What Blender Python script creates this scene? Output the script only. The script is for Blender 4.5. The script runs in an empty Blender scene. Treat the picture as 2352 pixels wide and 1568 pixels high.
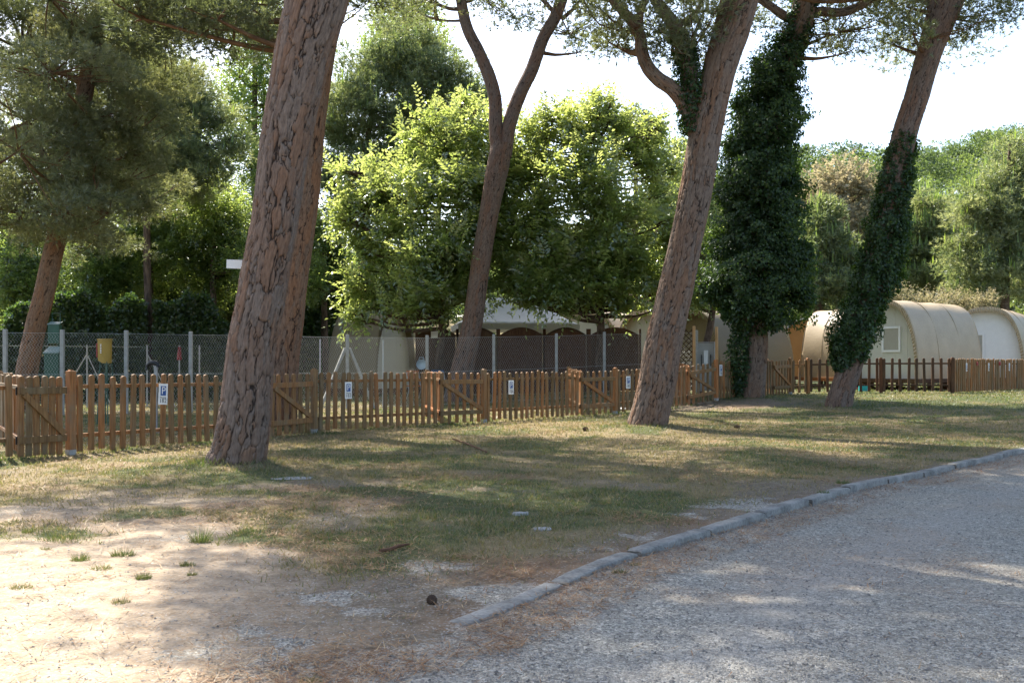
import bpy, math, random
import numpy as np
from mathutils import Vector, Matrix

SC = bpy.context.scene
COL = SC.collection
rng = np.random.default_rng(7)
random.seed(7)
CAMZ = 1.12
F, CX, HZ = 2273.6, 1176.0, 843.0


def U(px, py, d):
    """world point seen at a place of the picture at depth d"""
    return np.array([(px - CX) / F * d, d, CAMZ + (HZ - py) / F * d])


def smooth(a, b, x):
    t = np.clip((np.asarray(x, float) - a) / (b - a), 0, 1)
    return t * t * (3 - 2 * t)


# ------------------------------------------------------------------ noise
def _hash(ix, iy, seed):
    n = (ix.astype(np.int64) * 374761393 + iy.astype(np.int64) * 668265263 + seed * 974711) & 0x7fffffff
    n = ((n ^ (n >> 13)) * 1274126177) & 0x7fffffff
    return ((n ^ (n >> 16)) & 0xffff) / 65535.0


def vnoise(x, y, seed=0):
    ix, iy = np.floor(x), np.floor(y)
    fx, fy = x - ix, y - iy
    fx, fy = fx * fx * (3 - 2 * fx), fy * fy * (3 - 2 * fy)
    a, b = _hash(ix, iy, seed), _hash(ix + 1, iy, seed)
    c, d = _hash(ix, iy + 1, seed), _hash(ix + 1, iy + 1, seed)
    return (a * (1 - fx) + b * fx) * (1 - fy) + (c * (1 - fx) + d * fx) * fy


def fbm(x, y, seed=0, octv=4):
    s, a, t = 0, 0.5, 0
    for i in range(octv):
        s = s + a * vnoise(x * 2 ** i + 13.1 * i, y * 2 ** i - 7.7 * i, seed + i)
        t += a
        a *= 0.55
    return s / t


def voronoi3(p, seed=3):
    """F1, F2 and the id of the cell, for points p (n,3)"""
    ip = np.floor(p)
    f1 = np.full(len(p), 9.0)
    f2 = np.full(len(p), 9.0)
    cid = np.zeros(len(p))
    for dx in (-1, 0, 1):
        for dy in (-1, 0, 1):
            for dz in (-1, 0, 1):
                c = ip + np.array([dx, dy, dz])
                k = c[:, 2] * 57 + 11
                h1 = _hash(c[:, 0] + k * 3, c[:, 1] - k, seed)
                h2 = _hash(c[:, 0] - k, c[:, 1] + k * 2, seed + 5)
                h3 = _hash(c[:, 0] + k, c[:, 1] + k * 5, seed + 9)
                q = c + np.stack([h1, h2, h3], 1)
                d = np.sqrt(((q - p) ** 2).sum(1))
                closer = d < f1
                f2 = np.where(closer, f1, np.minimum(f2, d))
                cid = np.where(closer, h1 * 0.6 + h2 * 0.4, cid)
                f1 = np.where(closer, d, f1)
    return f1, f2, cid


# ------------------------------------------------------------------ meshes
def np_mesh(name, V, tris=None, quads=None, mats=(), attrs=None, smooth_=False, mat_idx=None):
    me = bpy.data.meshes.new(name)
    V = np.ascontiguousarray(V, dtype=np.float32)
    me.vertices.add(len(V))
    me.vertices.foreach_set("co", V.ravel())
    parts, starts, n = [], [], 0
    if quads is not None and len(quads):
        q = np.asarray(quads, np.int32)
        parts.append(q.ravel())
        starts.append(np.arange(len(q), dtype=np.int32) * 4)
        n += len(q) * 4
    if tris is not None and len(tris):
        t = np.asarray(tris, np.int32)
        parts.append(t.ravel())
        starts.append(np.arange(len(t), dtype=np.int32) * 3 + n)
        n += len(t) * 3
    lv = np.concatenate(parts)
    st = np.concatenate(starts)
    me.loops.add(len(lv))
    me.loops.foreach_set("vertex_index", lv)
    me.polygons.add(len(st))
    me.polygons.foreach_set("loop_start", st)
    if smooth_:
        me.polygons.foreach_set("use_smooth", np.ones(len(st), dtype=bool))
    for m in mats:
        me.materials.append(m)
    if mat_idx is not None:
        me.polygons.foreach_set("material_index", np.asarray(mat_idx, np.int32))
    for k, a in (attrs or {}).items():
        a = np.asarray(a, np.float32)
        dom = 'FACE' if len(a) == len(st) and len(a) != len(V) else 'POINT'
        if a.ndim == 2:
            at = me.attributes.new(k, 'FLOAT_VECTOR', dom)
            at.data.foreach_set("vector", a.ravel())
        else:
            at = me.attributes.new(k, 'FLOAT', dom)
            at.data.foreach_set("value", a)
    me.update(calc_edges=True)
    return me


def link(name, me, parent=None, loc=(0, 0, 0), rz=0.0):
    o = bpy.data.objects.new(name, me)
    COL.objects.link(o)
    o.parent = parent
    o.location = loc
    o.rotation_euler = (0, 0, rz)
    return o


def tag(o, label=None, cat=None, group=None, kind=None):
    if label: o["label"] = label
    if cat: o["category"] = cat
    if group: o["group"] = group
    if kind: o["kind"] = kind
    return o


def thing(name, label, cat, loc=(0, 0, 0), rz=0.0, group=None):
    o = bpy.data.objects.new(name, None)
    COL.objects.link(o)
    o.empty_display_size = 0.1
    o.location = tuple(float(c) for c in loc)
    o.rotation_euler = (0, 0, rz)
    return tag(o, label, cat, group)


class MB:
    """collects polygons, links them as ONE mesh object"""
    def __init__(self):
        self.v, self.f = [], []

    def poly(self, pts, faces):
        b = len(self.v)
        self.v += [tuple(float(c) for c in p) for p in pts]
        self.f += [tuple(i + b for i in f) for f in faces]
        return self

    def box(self, c, s, rot=None, bev=0.0):
        x, y, z = (k / 2 for k in s)
        if bev <= 0:
            pts = [(i * x, j * y, k * z) for i in (-1, 1) for j in (-1, 1) for k in (-1, 1)]
            fs = [(0, 1, 3, 2), (4, 6, 7, 5), (0, 4, 5, 1), (2, 3, 7, 6), (0, 2, 6, 4), (1, 5, 7, 3)]
        else:
            import bmesh
            bm = bmesh.new()
            bmesh.ops.create_cube(bm, size=1.0)
            for v in bm.verts:
                v.co = (v.co.x * s[0], v.co.y * s[1], v.co.z * s[2])
            bmesh.ops.bevel(bm, geom=bm.edges[:], offset=bev, segments=2, affect='EDGES', profile=0.6)
            bm.verts.ensure_lookup_table()
            pts = [tuple(v.co) for v in bm.verts]
            bm.verts.index_update()
            fs = [tuple(v.index for v in f.verts) for f in bm.faces]
            bm.free()
        m = rot if rot is not None else Matrix.Identity(3)
        return self.poly([Vector(c) + m @ Vector(p) for p in pts], fs)

    def bar(self, a, b, w, t, up=(0, 0, 1), bev=0.0):
        a, b = Vector(a), Vector(b)
        d = b - a
        z = d.normalized()
        x = Vector(up).cross(z)
        if x.length < 1e-4: x = Vector((1, 0, 0)).cross(z)
        x.normalize()
        y = z.cross(x)
        m = Matrix((x, y, z)).transposed()
        return self.box((a + b) / 2, (w, t, d.length), m, bev)

    def tube(self, pts, r, n=8, cap=True):
        pts = [Vector(p) for p in pts]
        rs = r if isinstance(r, (list, tuple)) else [r] * len(pts)
        ring = []
        for i, p in enumerate(pts):
            d = (pts[min(i + 1, len(pts) - 1)] - pts[max(i - 1, 0)]).normalized()
            x = d.cross(Vector((0.13, 0.31, 0.94)))
            if x.length < 1e-3: x = d.cross(Vector((1, 0, 0)))
            x.normalize()
            y = d.cross(x)
            ring += [p + (x * math.cos(6.28319 * k / n) + y * math.sin(6.28319 * k / n)) * rs[i] for k in range(n)]
        fs = []
        for i in range(len(pts) - 1):
            for k in range(n):
                fs.append((i * n + k, i * n + (k + 1) % n, (i + 1) * n + (k + 1) % n, (i + 1) * n + k))
        if cap:
            fs.append(tuple(range(n)))
            fs.append(tuple((len(pts) - 1) * n + k for k in range(n - 1, -1, -1)))
        return self.poly(ring, fs)

    def build(self, name, mat, parent=None, smooth_=False, loc=(0, 0, 0), rz=0.0):
        me = bpy.data.meshes.new(name)
        me.from_pydata(self.v, [], self.f)
        me.materials.append(mat)
        if smooth_:
            for p in me.polygons: p.use_smooth = True
        me.update()
        return link(name, me, parent, loc, rz)


def copy_tree(o, parent=None):
    c = o.copy()
    COL.objects.link(c)
    c.parent = parent
    for ch in list(o.children):
        copy_tree(ch, c)
    return c


# ------------------------------------------------------------------ materials
def new_mat(name):
    m = bpy.data.materials.new(name)
    m.use_nodes = True
    nt = m.node_tree
    nt.nodes.clear()
    out = nt.nodes.new('ShaderNodeOutputMaterial')
    return m, nt, out


def nd(nt, t, **kw):
    n = nt.nodes.new(t)
    for k, v in kw.items():
        if k.startswith('i_'):
            key = k[2:].replace('_', ' ')
            n.inputs[key].default_value = v
        else:
            setattr(n, k, v)
    return n


def ramp(nt, fac, stops):
    r = nt.nodes.new('ShaderNodeValToRGB')
    e = r.color_ramp.elements
    while len(e) < len(stops): e.new(0.5)
    for el, (p, c) in zip(e, stops):
        el.position = p
        el.color = (*c, 1) if len(c) == 3 else c
    nt.links.new(fac, r.inputs[0])
    return r.outputs[0]


def mixc(nt, fac, a, b, mode='MIX'):
    m = nt.nodes.new('ShaderNodeMix')
    m.data_type = 'RGBA'
    m.blend_type = mode
    for sock, v in ((m.inputs[0], fac), (m.inputs[6], a), (m.inputs[7], b)):
        if hasattr(v, 'links'):
            nt.links.new(v, sock)
        elif isinstance(v, (int, float)):
            sock.default_value = v
        else:
            sock.default_value = (*v, 1)
    return m.outputs[2]


def math_(nt, op, a, b=None, c=None):
    m = nt.nodes.new('ShaderNodeMath')
    m.operation = op
    for i, v in enumerate((a, b, c)):
        if v is None: continue
        if hasattr(v, 'links'): nt.links.new(v, m.inputs[i])
        else: m.inputs[i].default_value = v
    return m.outputs[0]


def noise(nt, vec, scale, detail=4, rough=0.55):
    n = nt.nodes.new('ShaderNodeTexNoise')
    n.inputs['Scale'].default_value = scale
    n.inputs['Detail'].default_value = detail
    n.inputs['Roughness'].default_value = rough
    if vec is not None: nt.links.new(vec, n.inputs['Vector'])
    return n.outputs['Fac']


def attr(nt, name, vec=False):
    a = nt.nodes.new('ShaderNodeAttribute')
    a.attribute_name = name
    return a.outputs['Vector'] if vec else a.outputs['Fac']


def objco(nt):
    return nt.nodes.new('ShaderNodeTexCoord').outputs['Object']


def vscale(nt, vec, s):
    m = nt.nodes.new('ShaderNodeMapping')
    m.inputs['Scale'].default_value = s
    nt.links.new(vec, m.inputs['Vector'])
    return m.outputs[0]


def pbr(nt, out, color, rough=0.7, bump=None, dist=0.01, strength=1.0, spec=0.4, trans=None, metallic=0.0):
    p = nt.nodes.new('ShaderNodeBsdfPrincipled')
    if hasattr(color, 'links'): nt.links.new(color, p.inputs['Base Color'])
    else: p.inputs['Base Color'].default_value = (*color, 1)
    if hasattr(rough, 'links'): nt.links.new(rough, p.inputs['Roughness'])
    else: p.inputs['Roughness'].default_value = rough
    p.inputs['Specular IOR Level'].default_value = spec
    p.inputs['Metallic'].default_value = metallic
    if bump is not None:
        b = nt.nodes.new('ShaderNodeBump')
        b.inputs['Distance'].default_value = dist
        b.inputs['Strength'].default_value = strength
        nt.links.new(bump, b.inputs['Height'])
        nt.links.new(b.outputs[0], p.inputs['Normal'])
    sh = p.outputs[0]
    if trans is not None:
        t = nt.nodes.new('ShaderNodeBsdfTranslucent')
        t.inputs[0].default_value = (*trans[1], 1)
        mx = nt.nodes.new('ShaderNodeMixShader')
        mx.inputs[0].default_value = trans[0]
        nt.links.new(sh, mx.inputs[1])
        nt.links.new(t.outputs[0], mx.inputs[2])
        sh = mx.outputs[0]
    nt.links.new(sh, out.inputs[0])
    return p


def plain(name, c, rough=0.6, var=0.15, spec=0.4, sc=6.0, trans=None, metallic=0.0, bump=0.0):
    m, nt, out = new_mat(name)
    co = objco(nt)
    n = noise(nt, co, sc, 5)
    n2 = noise(nt, co, sc * 9, 3)
    f = math_(nt, 'MULTIPLY_ADD', n2, 0.4, math_(nt, 'MULTIPLY', n, 0.6))
    lo = tuple(x * (1 - var * 1.6) for x in c)
    hi = tuple(min(1, x * (1 + var)) for x in c)
    pbr(nt, out, ramp(nt, f, [(0.3, lo), (0.7, hi)]), rough, n2 if bump else None, bump or 0.01, 0.6, spec, trans, metallic)
    return m


def bark_mat(name, plate_a, plate_b, groove, orange=(0.30, 0.12, 0.055), oamt=0.35):
    m, nt, out = new_mat(name)
    rest = attr(nt, 'rest', True)
    g = attr(nt, 'groove')
    pid = attr(nt, 'plate')
    fine = noise(nt, vscale(nt, rest, (30, 30, 14)), 1.0, 6, 0.65)
    flake = noise(nt, vscale(nt, rest, (60, 60, 9)), 1.0, 4, 0.6)
    big = noise(nt, vscale(nt, rest, (3, 3, 1.2)), 1.0, 3, 0.5)
    base = mixc(nt, ramp(nt, fine, [(0.32, (0, 0, 0)), (0.68, (1, 1, 1))]), plate_a, plate_b)
    om = math_(nt, 'MULTIPLY', ramp(nt, math_(nt, 'ADD', math_(nt, 'MULTIPLY', pid, 0.55), math_(nt, 'MULTIPLY', big, 0.55)),
                                  [(0.45, (0, 0, 0)), (0.72, (1, 1, 1))]), oamt * 2)
    base = mixc(nt, om, base, orange)
    var = ramp(nt, flake, [(0.3, (0.62, 0.62, 0.64)), (0.7, (1.22, 1.2, 1.18))])
    base = mixc(nt, 1.0, base, var, 'MULTIPLY')
    gg = math_(nt, 'ADD', g, math_(nt, 'MULTIPLY', math_(nt, 'SUBTRACT', flake, 0.5), 0.28))
    col = mixc(nt, ramp(nt, gg, [(0.08, (0, 0, 0)), (0.46, (1, 1, 1))]), groove, base)
    h = math_(nt, 'ADD', math_(nt, 'MULTIPLY', fine, 0.6), math_(nt, 'MULTIPLY', flake, 0.5))
    pbr(nt, out, col, 0.9, h, 0.012, 0.8, 0.15)
    return m


def far_bark(name, a, b):
    m, nt, out = new_mat(name)
    rest = attr(nt, 'rest', True)
    n = noise(nt, vscale(nt, rest, (14, 14, 4)), 1.0, 5, 0.65)
    pbr(nt, out, ramp(nt, n, [(0.35, a), (0.62, b)]), 0.9, n, 0.03, 0.8, 0.15)
    return m


def leaf_mat(name, stops, tr_stops, tmix=0.45, gloss=0.06, rough=0.4):
    """diffuse + translucent + a little sheen, coloured by each leaf's own tone"""
    m, nt, out = new_mat(name)
    t = attr(nt, 'tone')
    d = nt.nodes.new('ShaderNodeBsdfDiffuse')
    nt.links.new(ramp(nt, t, stops), d.inputs[0])
    tr = nt.nodes.new('ShaderNodeBsdfTranslucent')
    nt.links.new(ramp(nt, t, tr_stops), tr.inputs[0])
    mx = nt.nodes.new('ShaderNodeMixShader')
    mx.inputs[0].default_value = tmix
    nt.links.new(d.outputs[0], mx.inputs[1])
    nt.links.new(tr.outputs[0], mx.inputs[2])
    gl = nt.nodes.new('ShaderNodeBsdfGlossy')
    gl.inputs['Roughness'].default_value = rough
    gl.inputs[0].default_value = (0.9, 0.95, 1, 1)
    m2 = nt.nodes.new('ShaderNodeMixShader')
    m2.inputs[0].default_value = gloss
    nt.links.new(mx.outputs[0], m2.inputs[1])
    nt.links.new(gl.outputs[0], m2.inputs[2])
    nt.links.new(m2.outputs[0], out.inputs[0])
    return m


M = {}
M['bark_grey'] = bark_mat('pine_bark_grey', (0.150, 0.110, 0.086), (0.232, 0.178, 0.142), (0.04, 0.028, 0.022), (0.215, 0.112, 0.062), 0.32)
M['bark_orange'] = bark_mat('pine_bark_orange', (0.155, 0.098, 0.066), (0.23, 0.155, 0.108), (0.045, 0.027, 0.019), (0.245, 0.115, 0.056), 0.32)
M['bark_brown'] = bark_mat('pine_bark_brown', (0.135, 0.098, 0.078), (0.205, 0.155, 0.125), (0.036, 0.025, 0.02), (0.20, 0.10, 0.058), 0.28)
M['bark_far'] = far_bark('far_bark', (0.05, 0.035, 0.026), (0.16, 0.11, 0.08))
M['bark_far_red'] = far_bark('far_bark_red', (0.10, 0.055, 0.035), (0.26, 0.15, 0.09))
M['twig'] = far_bark('twig_bark', (0.09, 0.05, 0.03), (0.20, 0.12, 0.07))
M['needle'] = leaf_mat('pine_needles', [(0, (0.06, 0.078, 0.040)), (0.5, (0.115, 0.135, 0.065)), (1, (0.18, 0.185, 0.09))],
                       [(0, (0.12, 0.15, 0.045)), (0.5, (0.26, 0.30, 0.09)), (1, (0.44, 0.44, 0.15))], 0.48, 0.07, 0.45)
M['needle_pale'] = leaf_mat('pale_pine_needles', [(0, (0.075, 0.105, 0.05)), (0.5, (0.13, 0.17, 0.07)), (0.9, (0.20, 0.225, 0.10)), (1, (0.17, 0.25, 0.05))],
                            [(0, (0.13, 0.19, 0.05)), (0.5, (0.28, 0.34, 0.10)), (0.9, (0.46, 0.49, 0.18)), (1, (0.42, 0.56, 0.08))], 0.48, 0.06, 0.45)  # pale needles; glare haze over the right pines is put into this colour
M['needle_wood'] = leaf_mat('far_pine_needles', [(0, (0.035, 0.060, 0.026)), (0.5, (0.075, 0.115, 0.045)), (0.9, (0.14, 0.18, 0.065)), (1, (0.15, 0.22, 0.05))],
                            [(0, (0.07, 0.12, 0.03)), (0.5, (0.20, 0.29, 0.06)), (1, (0.40, 0.50, 0.09))], 0.42, 0.05, 0.5)
M['leaf_bright'] = leaf_mat('bright_leaves', [(0, (0.06, 0.115, 0.034)), (0.5, (0.09, 0.15, 0.04)), (1, (0.125, 0.18, 0.048))],
                            [(0, (0.33, 0.43, 0.08)), (0.5, (0.43, 0.52, 0.11)), (1, (0.54, 0.59, 0.17))], 0.60, 0.10, 0.3)
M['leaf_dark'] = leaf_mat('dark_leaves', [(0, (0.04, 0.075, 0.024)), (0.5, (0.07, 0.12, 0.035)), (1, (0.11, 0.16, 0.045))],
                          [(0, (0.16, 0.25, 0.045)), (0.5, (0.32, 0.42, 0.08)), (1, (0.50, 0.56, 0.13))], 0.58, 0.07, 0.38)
M['leaf_poplar'] = leaf_mat('pale_leaves', [(0, (0.06, 0.11, 0.03)), (0.5, (0.09, 0.15, 0.04)), (1, (0.14, 0.20, 0.05))],
                            [(0, (0.22, 0.36, 0.04)), (0.5, (0.34, 0.46, 0.06)), (1, (0.46, 0.54, 0.10))], 0.5, 0.08, 0.4)
M['leaf_brown'] = leaf_mat('tan_blossom', [(0, (0.13, 0.135, 0.07)), (0.5, (0.26, 0.235, 0.14)), (1, (0.40, 0.345, 0.23))],
                           [(0, (0.2, 0.2, 0.08)), (0.5, (0.42, 0.36, 0.19)), (1, (0.6, 0.5, 0.32))], 0.42, 0.03, 0.6)
M['ivy'] = leaf_mat('ivy_leaves', [(0, (0.020, 0.042, 0.013)), (0.6, (0.042, 0.080, 0.022)), (1, (0.09, 0.14, 0.035))],
                    [(0, (0.05, 0.10, 0.015)), (0.6, (0.11, 0.20, 0.025)), (1, (0.28, 0.38, 0.05))], 0.38, 0.03, 0.4)
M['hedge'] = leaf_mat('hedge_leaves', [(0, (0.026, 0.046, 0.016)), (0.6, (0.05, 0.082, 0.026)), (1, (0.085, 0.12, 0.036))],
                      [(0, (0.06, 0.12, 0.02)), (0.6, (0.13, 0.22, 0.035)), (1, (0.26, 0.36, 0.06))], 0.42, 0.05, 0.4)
M['grass'] = leaf_mat('grass_blades', [(0, (0.27, 0.205, 0.11)), (0.35, (0.20, 0.165, 0.078)), (0.6, (0.10, 0.112, 0.042)), (1, (0.062, 0.090, 0.030))],
                      [(0, (0.36, 0.28, 0.12)), (0.35, (0.30, 0.27, 0.08)), (0.6, (0.22, 0.25, 0.06)), (1, (0.15, 0.23, 0.04))], 0.33, 0.03, 0.5)
M['litter'] = leaf_mat('fallen_needles', [(0, (0.17, 0.08, 0.04)), (0.5, (0.30, 0.17, 0.085)), (1, (0.44, 0.33, 0.19))],
                       [(0, (0.15, 0.08, 0.04)), (1, (0.3, 0.2, 0.1))], 0.15, 0.03, 0.5)


def wood_mat(name, c0, c1, c2, grey=0.25):
    m, nt, out = new_mat(name)
    co = objco(nt)
    oi = nt.nodes.new('ShaderNodeObjectInfo')
    off = nt.nodes.new('ShaderNodeVectorMath')
    off.operation = 'ADD'
    nt.links.new(co, off.inputs[0])
    sc = nt.nodes.new('ShaderNodeVectorMath')
    sc.operation = 'SCALE'
    sc.inputs[0].default_value = (17, 31, 23)
    nt.links.new(oi.outputs['Random'], sc.inputs['Scale'])
    nt.links.new(sc.outputs[0], off.inputs[1])
    v = off.outputs[0]
    gr = noise(nt, vscale(nt, v, (55, 55, 3.2)), 1.0, 5, 0.6)
    bl = noise(nt, vscale(nt, v, (5, 5, 2.2)), 1.0, 4, 0.6)
    col = ramp(nt, gr, [(0.3, c0), (0.5, c1), (0.72, c2)])
    tint = ramp(nt, oi.outputs['Random'], [(0, (0.62, 0.70, 0.70)), (0.3, (0.92, 0.92, 0.86)), (0.6, (1.02, 0.94, 0.84)), (1, (1.34, 1.02, 0.78))])
    col = mixc(nt, 1.0, col, tint, 'MULTIPLY')
    w = math_(nt, 'MULTIPLY', ramp(nt, bl, [(0.48, (0, 0, 0)), (0.7, (1, 1, 1))]), grey)
    col = mixc(nt, w, col, (0.17, 0.15, 0.10))
    pbr(nt, out, col, 0.68, gr, 0.003, 0.7, 0.3)
    return m


M['wood'] = wood_mat('stained_fence_wood', (0.125, 0.066, 0.027), (0.21, 0.116, 0.048), (0.31, 0.185, 0.083), 0.6)
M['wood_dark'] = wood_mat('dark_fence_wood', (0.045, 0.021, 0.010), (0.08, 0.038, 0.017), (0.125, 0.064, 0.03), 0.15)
M['wood_orange'] = wood_mat('new_fence_wood', (0.19, 0.088, 0.032), (0.29, 0.14, 0.055), (0.38, 0.205, 0.09), 0.15)
M['wood_pale'] = wood_mat('pale_pole_wood', (0.34, 0.24, 0.12), (0.44, 0.32, 0.17), (0.52, 0.4, 0.24), 0.2)
M['concrete_post'] = plain('concrete_post', (0.36, 0.355, 0.33), 0.85, 0.2, 0.2, 12, bump=0.004)
M['galv'] = plain('galvanised_wire', (0.46, 0.47, 0.46), 0.5, 0.12, 0.5, 20)
M['green_wire'] = plain('green_wire', (0.06, 0.11, 0.08), 0.5, 0.12, 0.5, 20)
M['kerb'] = plain('kerb_concrete', (0.245, 0.235, 0.21), 0.9, 0.40, 0.2, 5, bump=0.008)
M['canvas'] = plain('tan_canvas', (0.43, 0.34, 0.215), 0.45, 0.10, 0.5, 2.2, trans=(0.12, (0.5, 0.38, 0.2)), bump=0.012)
M['canvas_olive'] = plain('olive_canvas', (0.19, 0.155, 0.095), 0.6, 0.07, 0.4, 3, trans=(0.2, (0.42, 0.33, 0.14)))
M['canvas_white'] = plain('white_canvas', (0.46, 0.46, 0.44), 0.55, 0.08, 0.4, 4, trans=(0.2, (0.7, 0.7, 0.62)))
M['canvas_grey'] = plain('grey_canvas', (0.36, 0.36, 0.34), 0.6, 0.1, 0.4, 4)
M['gable'] = plain('pale_wall_sheet', (0.58, 0.565, 0.49), 0.6, 0.04, 0.3, 3)
M['gable_tan'] = plain('tan_wall_sheet', (0.56, 0.48, 0.36), 0.6, 0.05, 0.3, 3, trans=(0.15, (0.5, 0.4, 0.25)))
M['orange_wall'] = plain('orange_wall', (0.46, 0.24, 0.08), 0.6, 0.08, 0.3, 3, trans=(0.3, (0.6, 0.32, 0.09)))
M['white_frame'] = plain('white_frame', (0.8, 0.8, 0.78), 0.45, 0.04, 0.4, 6)
M['pane'] = plain('grey_blind_pane', (0.40, 0.38, 0.32), 0.3, 0.06, 0.5, 6)
M['white_plate'] = plain('white_plate', (0.78, 0.77, 0.74), 0.45, 0.05, 0.4, 9)
M['sign_blue'] = plain('sign_blue', (0.02, 0.075, 0.26), 0.4, 0.06, 0.4, 9)
M['sign_black'] = plain('sign_black', (0.03, 0.03, 0.03), 0.5, 0.06, 0.3, 9)
M['box_green'] = plain('green_metal', (0.018, 0.075, 0.05), 0.45, 0.12, 0.45, 6)
M['box_green_pale'] = plain('pale_green_lid', (0.17, 0.25, 0.235), 0.45, 0.12, 0.45, 6)
M['yellow'] = plain('yellow_plastic', (0.33, 0.205, 0.025), 0.45, 0.12, 0.45, 6)
M['red'] = plain('red_plastic', (0.24, 0.022, 0.02), 0.5, 0.12, 0.4, 6)
M['blue'] = plain('blue_plastic', (0.04, 0.11, 0.24), 0.5, 0.12, 0.4, 6)
M['paleblue'] = plain('pale_blue_plastic', (0.35, 0.45, 0.52), 0.5, 0.12, 0.4, 6)
M['teal'] = plain('teal_plastic', (0.02, 0.42, 0.44), 0.45, 0.1, 0.4, 6)
M['black'] = plain('black_plastic', (0.02, 0.02, 0.02), 0.5, 0.1, 0.4, 6)
M['orange_cloth'] = plain('orange_cloth', (0.5, 0.16, 0.05), 0.9, 0.12, 0.1, 6)
M['stone'] = plain('pale_stone', (0.33, 0.32, 0.30), 0.9, 0.25, 0.2, 14, bump=0.01)
M['cone'] = plain('cone_brown', (0.085, 0.052, 0.034), 0.8, 0.3, 0.2, 40, bump=0.004)
M['stick'] = plain('stick_brown', (0.13, 0.065, 0.038), 0.85, 0.3, 0.2, 30, bump=0.003)
M['iron'] = plain('grey_iron_cover', (0.22, 0.21, 0.20), 0.8, 0.25, 0.3, 14)

# ------------------------------------------------------------------ ground
KERB = np.array([(-0.262, 4.30), (0.05, 4.78), (0.57, 5.76), (1.24, 6.67), (1.97, 7.66), (3.13, 9.2), (4.5, 10.75),
                 (5.9, 12.3), (7.03, 13.6), (9.2, 15.4), (12.5, 17.4), (18, 20.0), (30, 24.5), (60, 34), (120, 50)])


def catmull(P, step):
    P = np.asarray(P, float)
    Q = np.vstack([2 * P[0] - P[1], P, 2 * P[-1] - P[-2]])
    out = []
    for i in range(1, len(Q) - 2):
        p0, p1, p2, p3 = Q[i - 1], Q[i], Q[i + 1], Q[i + 2]
        n = max(2, int(np.ceil(np.linalg.norm((p2 - p1)[:3]) / step)))
        t = np.linspace(0, 1, n, endpoint=False)[:, None]
        out.append(0.5 * ((2 * p1) + (-p0 + p2) * t + (2 * p0 - 5 * p1 + 4 * p2 - p3) * t ** 2 + (-p0 + 3 * p1 - 3 * p2 + p3) * t ** 3))
    out.append(P[-1][None])
    return np.vstack(out)


KL = catmull(KERB, 0.5)
EDGE = np.vstack([[(-9, -4.0), (-4.5, 0.2), (-2.6, 2.0), (-1.3, 3.2)], KL])


def sdist(x, y, line=EDGE):
    """signed distance to the road edge: positive on the road; second: arc position"""
    best = np.full(x.shape, 1e9)
    sg = np.zeros(x.shape)
    for a, b in zip(line[:-1], line[1:]):
        d = b - a
        L2 = (d ** 2).sum()
        t = np.clip(((x - a[0]) * d[0] + (y - a[1]) * d[1]) / L2, 0, 1)
        ex, ey = x - (a[0] + t * d[0]), y - (a[1] + t * d[1])
        dd = ex * ex + ey * ey
        s = np.where(d[0] * (y - a[1]) - d[1] * (x - a[0]) < 0, 1.0, -1.0)
        m = dd < best
        best = np.where(m, dd, best)
        sg = np.where(m, s, sg)
    return np.sqrt(best) * sg


def gz(x, y):
    """height of the ground without the road drop"""
    x, y = np.asarray(x, float), np.asarray(y, float)
    z = 0.36 * smooth(0, 1, (x + y - 22) / 20)
    z = z + 0.10 * np.exp(-(((x - 6.0) / 1.8) ** 2 + ((y - 26.6) / 1.2) ** 2))
    r = np.sqrt(x * x + y * y)
    z = z + 0.05 * (fbm(x * 0.35 + 5, y * 0.35, 21, 3) - 0.5) * smooth(2, 9, r)
    for bx, by, a, w in ((-3.09, 10.9, 0.07, 0.7), (2.4, 17.85, 0.09, 0.9), (-4.1, 18.0, 0.06, .8)):
        z = z + a * np.exp(-((x - bx) ** 2 + (y - by) ** 2) / w ** 2)
    # the wooded hill far behind
    t = smooth(58, 135, y)
    z = z + t * ((6.5 + 15.5 * smooth(-10, 34, x - 0.05 * (y - 60))) + 3.0 * (fbm(x * 0.02, y * 0.02, 77, 3) - 0.3))
    z = z + 7 * smooth(55, 85, x) * smooth(60, 100, y)
    return z


def drop(sd, x, y):
    k = smooth(4.1, 8.5, y) * 0.045 + 0.008
    return -k * smooth(-0.02, 0.05, sd)


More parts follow.
